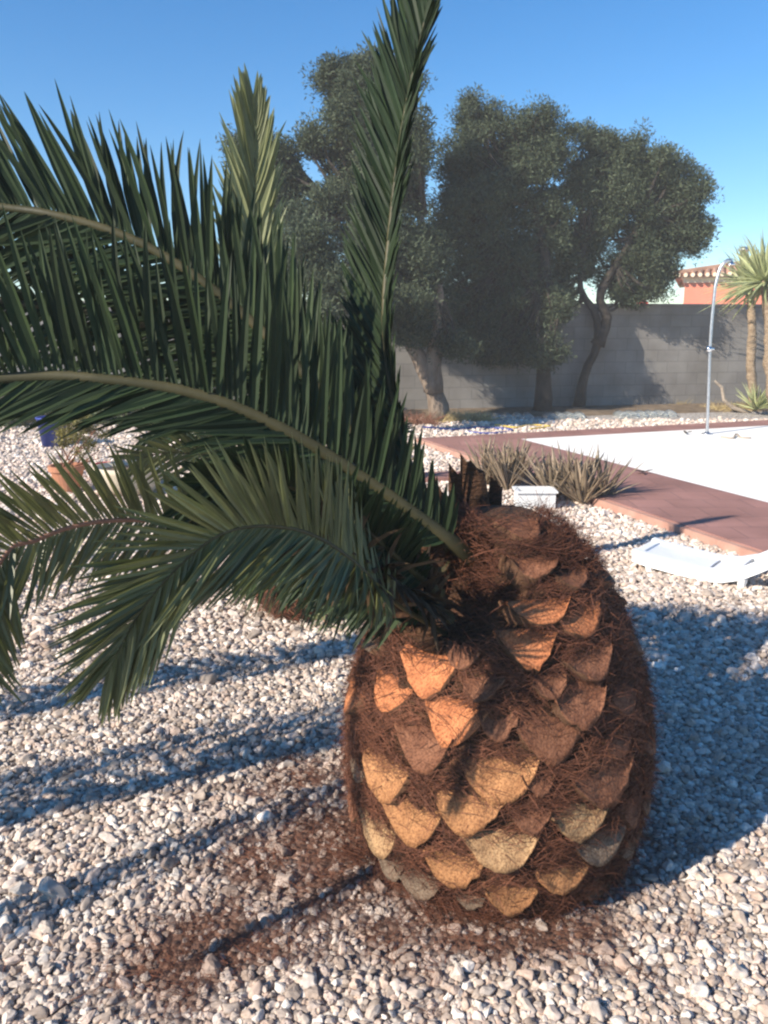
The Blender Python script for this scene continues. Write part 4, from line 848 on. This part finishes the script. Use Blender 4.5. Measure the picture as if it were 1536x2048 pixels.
# ------------------------------------------------------------------ bottle edging
bx = [(958, 6), (1100, 4), (1243, 6)]
proto = None; cnt = 0
words = ('first', 'second', 'third', 'fourth', 'fifth', 'sixth'); rows = ('left row', 'middle row', 'right row')
def bottle_y(px): return 841 - (px - 950) * .021
for ri, (x0, n_) in enumerate(bx):
    for k in range(n_):
        px = x0 + k * 19.5; b_ = gr(px, bottle_y(px))
        if proto is None:
            mb = MB(); rings = []
            for yy, r_ in ((-.12, .03), (-.125, .055), (-.12, .075), (-.1, .088), (0, .088), (.02, .084), (.04, .088), (.16, .088)):
                rings.append([Vector((math.cos(q) * r_, yy, math.sin(q) * r_ + .01)) for q in [2 * math.pi * j / 20 for j in range(20)]])
            mb.loft(rings, 0, True); proto = mb.build('bottle', [M['clear']], smooth=True); o = proto
        else: o = proto.copy(); link(o)
        o.location = b_; o.rotation_euler = (0, 0, random.uniform(-.15, .15))
        tag(o, '%s bottle from the left, %s of half buried clear bottles' % (words[k], rows[ri]), 'bottle', 'half buried bottles edging the bed')

# hoses in front of the first olive tree
def hose(name, pts, r_, mat, lab):
    P_, _ = catmull([gr(x, y) + Vector((0, 0, r_ + .012)) for x, y in pts], 60); mb = MB(); mb.tube(P_, r_, 6); tag(mb.build(name, [M[mat]], smooth=True, origin=P_[0]), lab, 'hose')
hose('garden_hose', [(780, 866), (850, 858), (905, 862), (960, 858), (1025, 863), (980, 870), (930, 866)], .012, 'blue_plastic', 'dark blue hose snaking over the gravel behind the terrace corner')
hose('garden_hose', [(990, 852), (1030, 858), (1060, 853), (1100, 856), (1060, 861)], .012, 'yellow_plastic', 'yellow hose curled on the gravel beside the bottles')

def tuft(name, px, py, n_, L, spreadx, mat, lab, cat, wd_=.006, up=.9):
    b_ = gr(px, py); sp_ = []
    for k in range(n_):
        p = b_ + Vector((random.uniform(-spreadx, spreadx), random.uniform(-.15, .15), 0)); D = Vector((random.gauss(0, .6), random.gauss(0, .4), up * random.uniform(.3, 1))).normalized()
        sp_.append((p, D, L * random.uniform(.5, 1), wd_, Vector((0, -1, .2)), Vector((random.gauss(0, .2), 0, -.3))))
    V, F = ribbons(sp_); return tag(mesh(name, V, F, M[mat], origin=b_), lab, cat)
tuft('dry_bush', 925, 843, 900, .3, .38, 'dry', 'straw yellow dry grass tuft right of the leaning olive trunk', 'dry bush', .01)
tuft('dry_bush', 828, 850, 420, .34, .3, 'twig', 'reddish dry twiggy bush left of the leaning olive trunk', 'dry bush', .009)
tuft('dry_bush', 1330, 812, 260, .3, .35, 'dry', 'sparse dry weeds at the wall foot left of the shower', 'dry bush', .008)
tuft('dry_bush', 1460, 822, 300, .3, .3, 'dry', 'dry weeds at the foot of the bent dead branch', 'dry bush', .008)

# ------------------------------------------------------------------ sun lounger
L0 = gr(1262, 1140); lg = empty('sun_lounger', L0, 'white plastic sun lounger lying low on the gravel by the kerb', 'sun lounger')
la = (gr(1470, 1180) - L0); la.z = 0; la = la.normalized(); lb = Vector((-la.y, la.x, 0))
def LP(a, b_, z): return L0 + la * a + lb * b_ + Vector((0, 0, z))
Lw = .36
def sheet(prof_, b0, b1, th, mb):
    rings = []
    for a, z in prof_: rings.append([LP(a, b0, z), LP(a, b1, z), LP(a, b1, z + th), LP(a, b0, z + th)])
    mb.loft(rings, 0, True)
fr_prof = [(0, .10), (.08, .085), (.25, .07), (.42, .058), (.52, .07), (.62, .105), (.72, .17), (.82, .24), (1.0, .3), (1.35, .38)]
mb = MB()
for b0 in (0, Lw - .05): sheet([(a, z - .045) for a, z in fr_prof], b0, b0 + .05, .075, mb)
mb.box((LP(.025, Lw / 2, .09)), (.05, Lw - .1, .055), math.atan2(la.y, la.x)); mb.build('frame', [M['plastic']], lg)
mb = MB(); sheet([(a, z) for a, z in fr_prof if a <= .42], .052, Lw - .052, .016, mb); sheet([(.44, .06), (.52, .072), (.6, .1)], .052, Lw - .052, .016, mb); mb.build('seat', [M['strap']], lg)
mb = MB()
A_ = .64
while A_ < 1.33:
    z = float(np.interp(A_, [q[0] for q in fr_prof], [q[1] for q in fr_prof])); z2 = float(np.interp(A_ + .06, [q[0] for q in fr_prof], [q[1] for q in fr_prof]))
    sheet([(A_, z), (A_ + .06, z2)], .052, Lw - .052, .014, mb); A_ += .082
mb.build('backrest', [M['plastic']], lg)
for (a, b_) in ((.1, .03), (.1, Lw - .03), (.62, .03), (.62, Lw - .03)):
    z = float(np.interp(a, [q[0] for q in fr_prof], [q[1] for q in fr_prof])) - .04
    mb = MB(); p = LP(a, b_, 0); mb.tube([p, p + Vector((0, 0, z))], [.018, .03], 8); mb.build('leg', [M['plastic']], lg)

# ------------------------------------------------------------------ pots at the left
pb = gr(138, 985); pot = empty('potted_plant', pb, 'terracotta pot with a twiggy yellow green shrub on the left gravel', 'potted plant')
mb = MB(); mb.lathe(pb, [(.09, 0), (.14, .2), (.155, .2), (.155, .245), (.13, .245), (.12, .2)], 24); mb.build('pot', [M['terracotta']], pot, smooth=False)
mb = MB(); c = at(158, 885, pb.y)
for k in range(12):
    e = c + Vector((random.uniform(-.22, .22), random.uniform(-.15, .15), random.uniform(-.15, .15))); s_ = pb + Vector((random.uniform(-.05, .05), random.uniform(-.05, .05), .2)); mb.tube([s_, s_.lerp(e, .5) + Vector((random.uniform(-.04, .04), 0, 0)), e], [.008, .006, .003], 5)
mb.build('stem', [M['twig']], pot)
V, F = leaf_cloud([(c + Vector((0, 0, .03)), .22, .18, .16), (c + Vector((-.02, 0, .16)), .15, .12, .1)], 2600, .035, .09, 44); fast_mesh('foliage', V, F, M['shrub_y'], pot)
cb_ = gr(262, 985); cpo = empty('plant_pot', cb_, 'wide cream stone pot behind the low left frond', 'pot')
mb = MB(); mb.lathe(cb_, [(.2, 0), (.27, .1), (.29, .2), (.3, .24), (.27, .245), (.25, .2)], 28); mb.build('bowl', [M['cream_pot']], cpo, smooth=True)
mb = MB(); mb.lathe(cb_, [(.255, .19), (.25, .205), (.02, .22)], 28); mb.build('soil', [M['soil']], cpo)
rb_ = gr(214, 958); mb = MB(); mb.lathe(rb_, [(.08, 0), (.1, .12), (.115, .12), (.115, .15), (.1, .15), (.09, .11), (.01, .11)], 20); tag(mb.build('flower_pot', [M['red_plastic']], origin=rb_), 'small bright red flower pot between the terracotta pot and cream pot', 'pot')
bb = gr(108, 893); bk = empty('bucket', bb, 'dark blue plastic bucket far left before the shrubs', 'bucket')
mb = MB(); mb.lathe(bb, [(.13, 0), (.17, .34), (.18, .34), (.18, .36), (.165, .36), (.125, .02), (.01, .02)], 24); mb.build('pail', [M['blue_plastic']], bk, smooth=True)
mb = MB(); mb.tube([bb + Vector((math.cos(q) * .175, -.02, .35 + math.sin(q) * .12)) for q in np.linspace(0, math.pi, 12)], .005, 6); mb.build('handle', [M['steel']], bk)

# ------------------------------------------------------------------ thin bright haze added to lift the dark tones like lens glare
mb = MB(); mb.box((0, 12, 3.2), (44, 44, 8.4)); o = mb.build('glare_veil', [bpy.data.materials.new('glare_air')]); o['kind'] = 'stuff'
m = o.data.materials[0]; m.use_nodes = True; nt = m.node_tree; nt.nodes.remove(nt.nodes['Principled BSDF'])
pv = nt.nodes.new('ShaderNodeVolumePrincipled'); pv.inputs['Color'].default_value = (.97, .93, .9, 1); pv.inputs['Density'].default_value = GLARE_DENSITY
nt.links.new(pv.outputs[0], nt.nodes['Material Output'].inputs['Volume'])
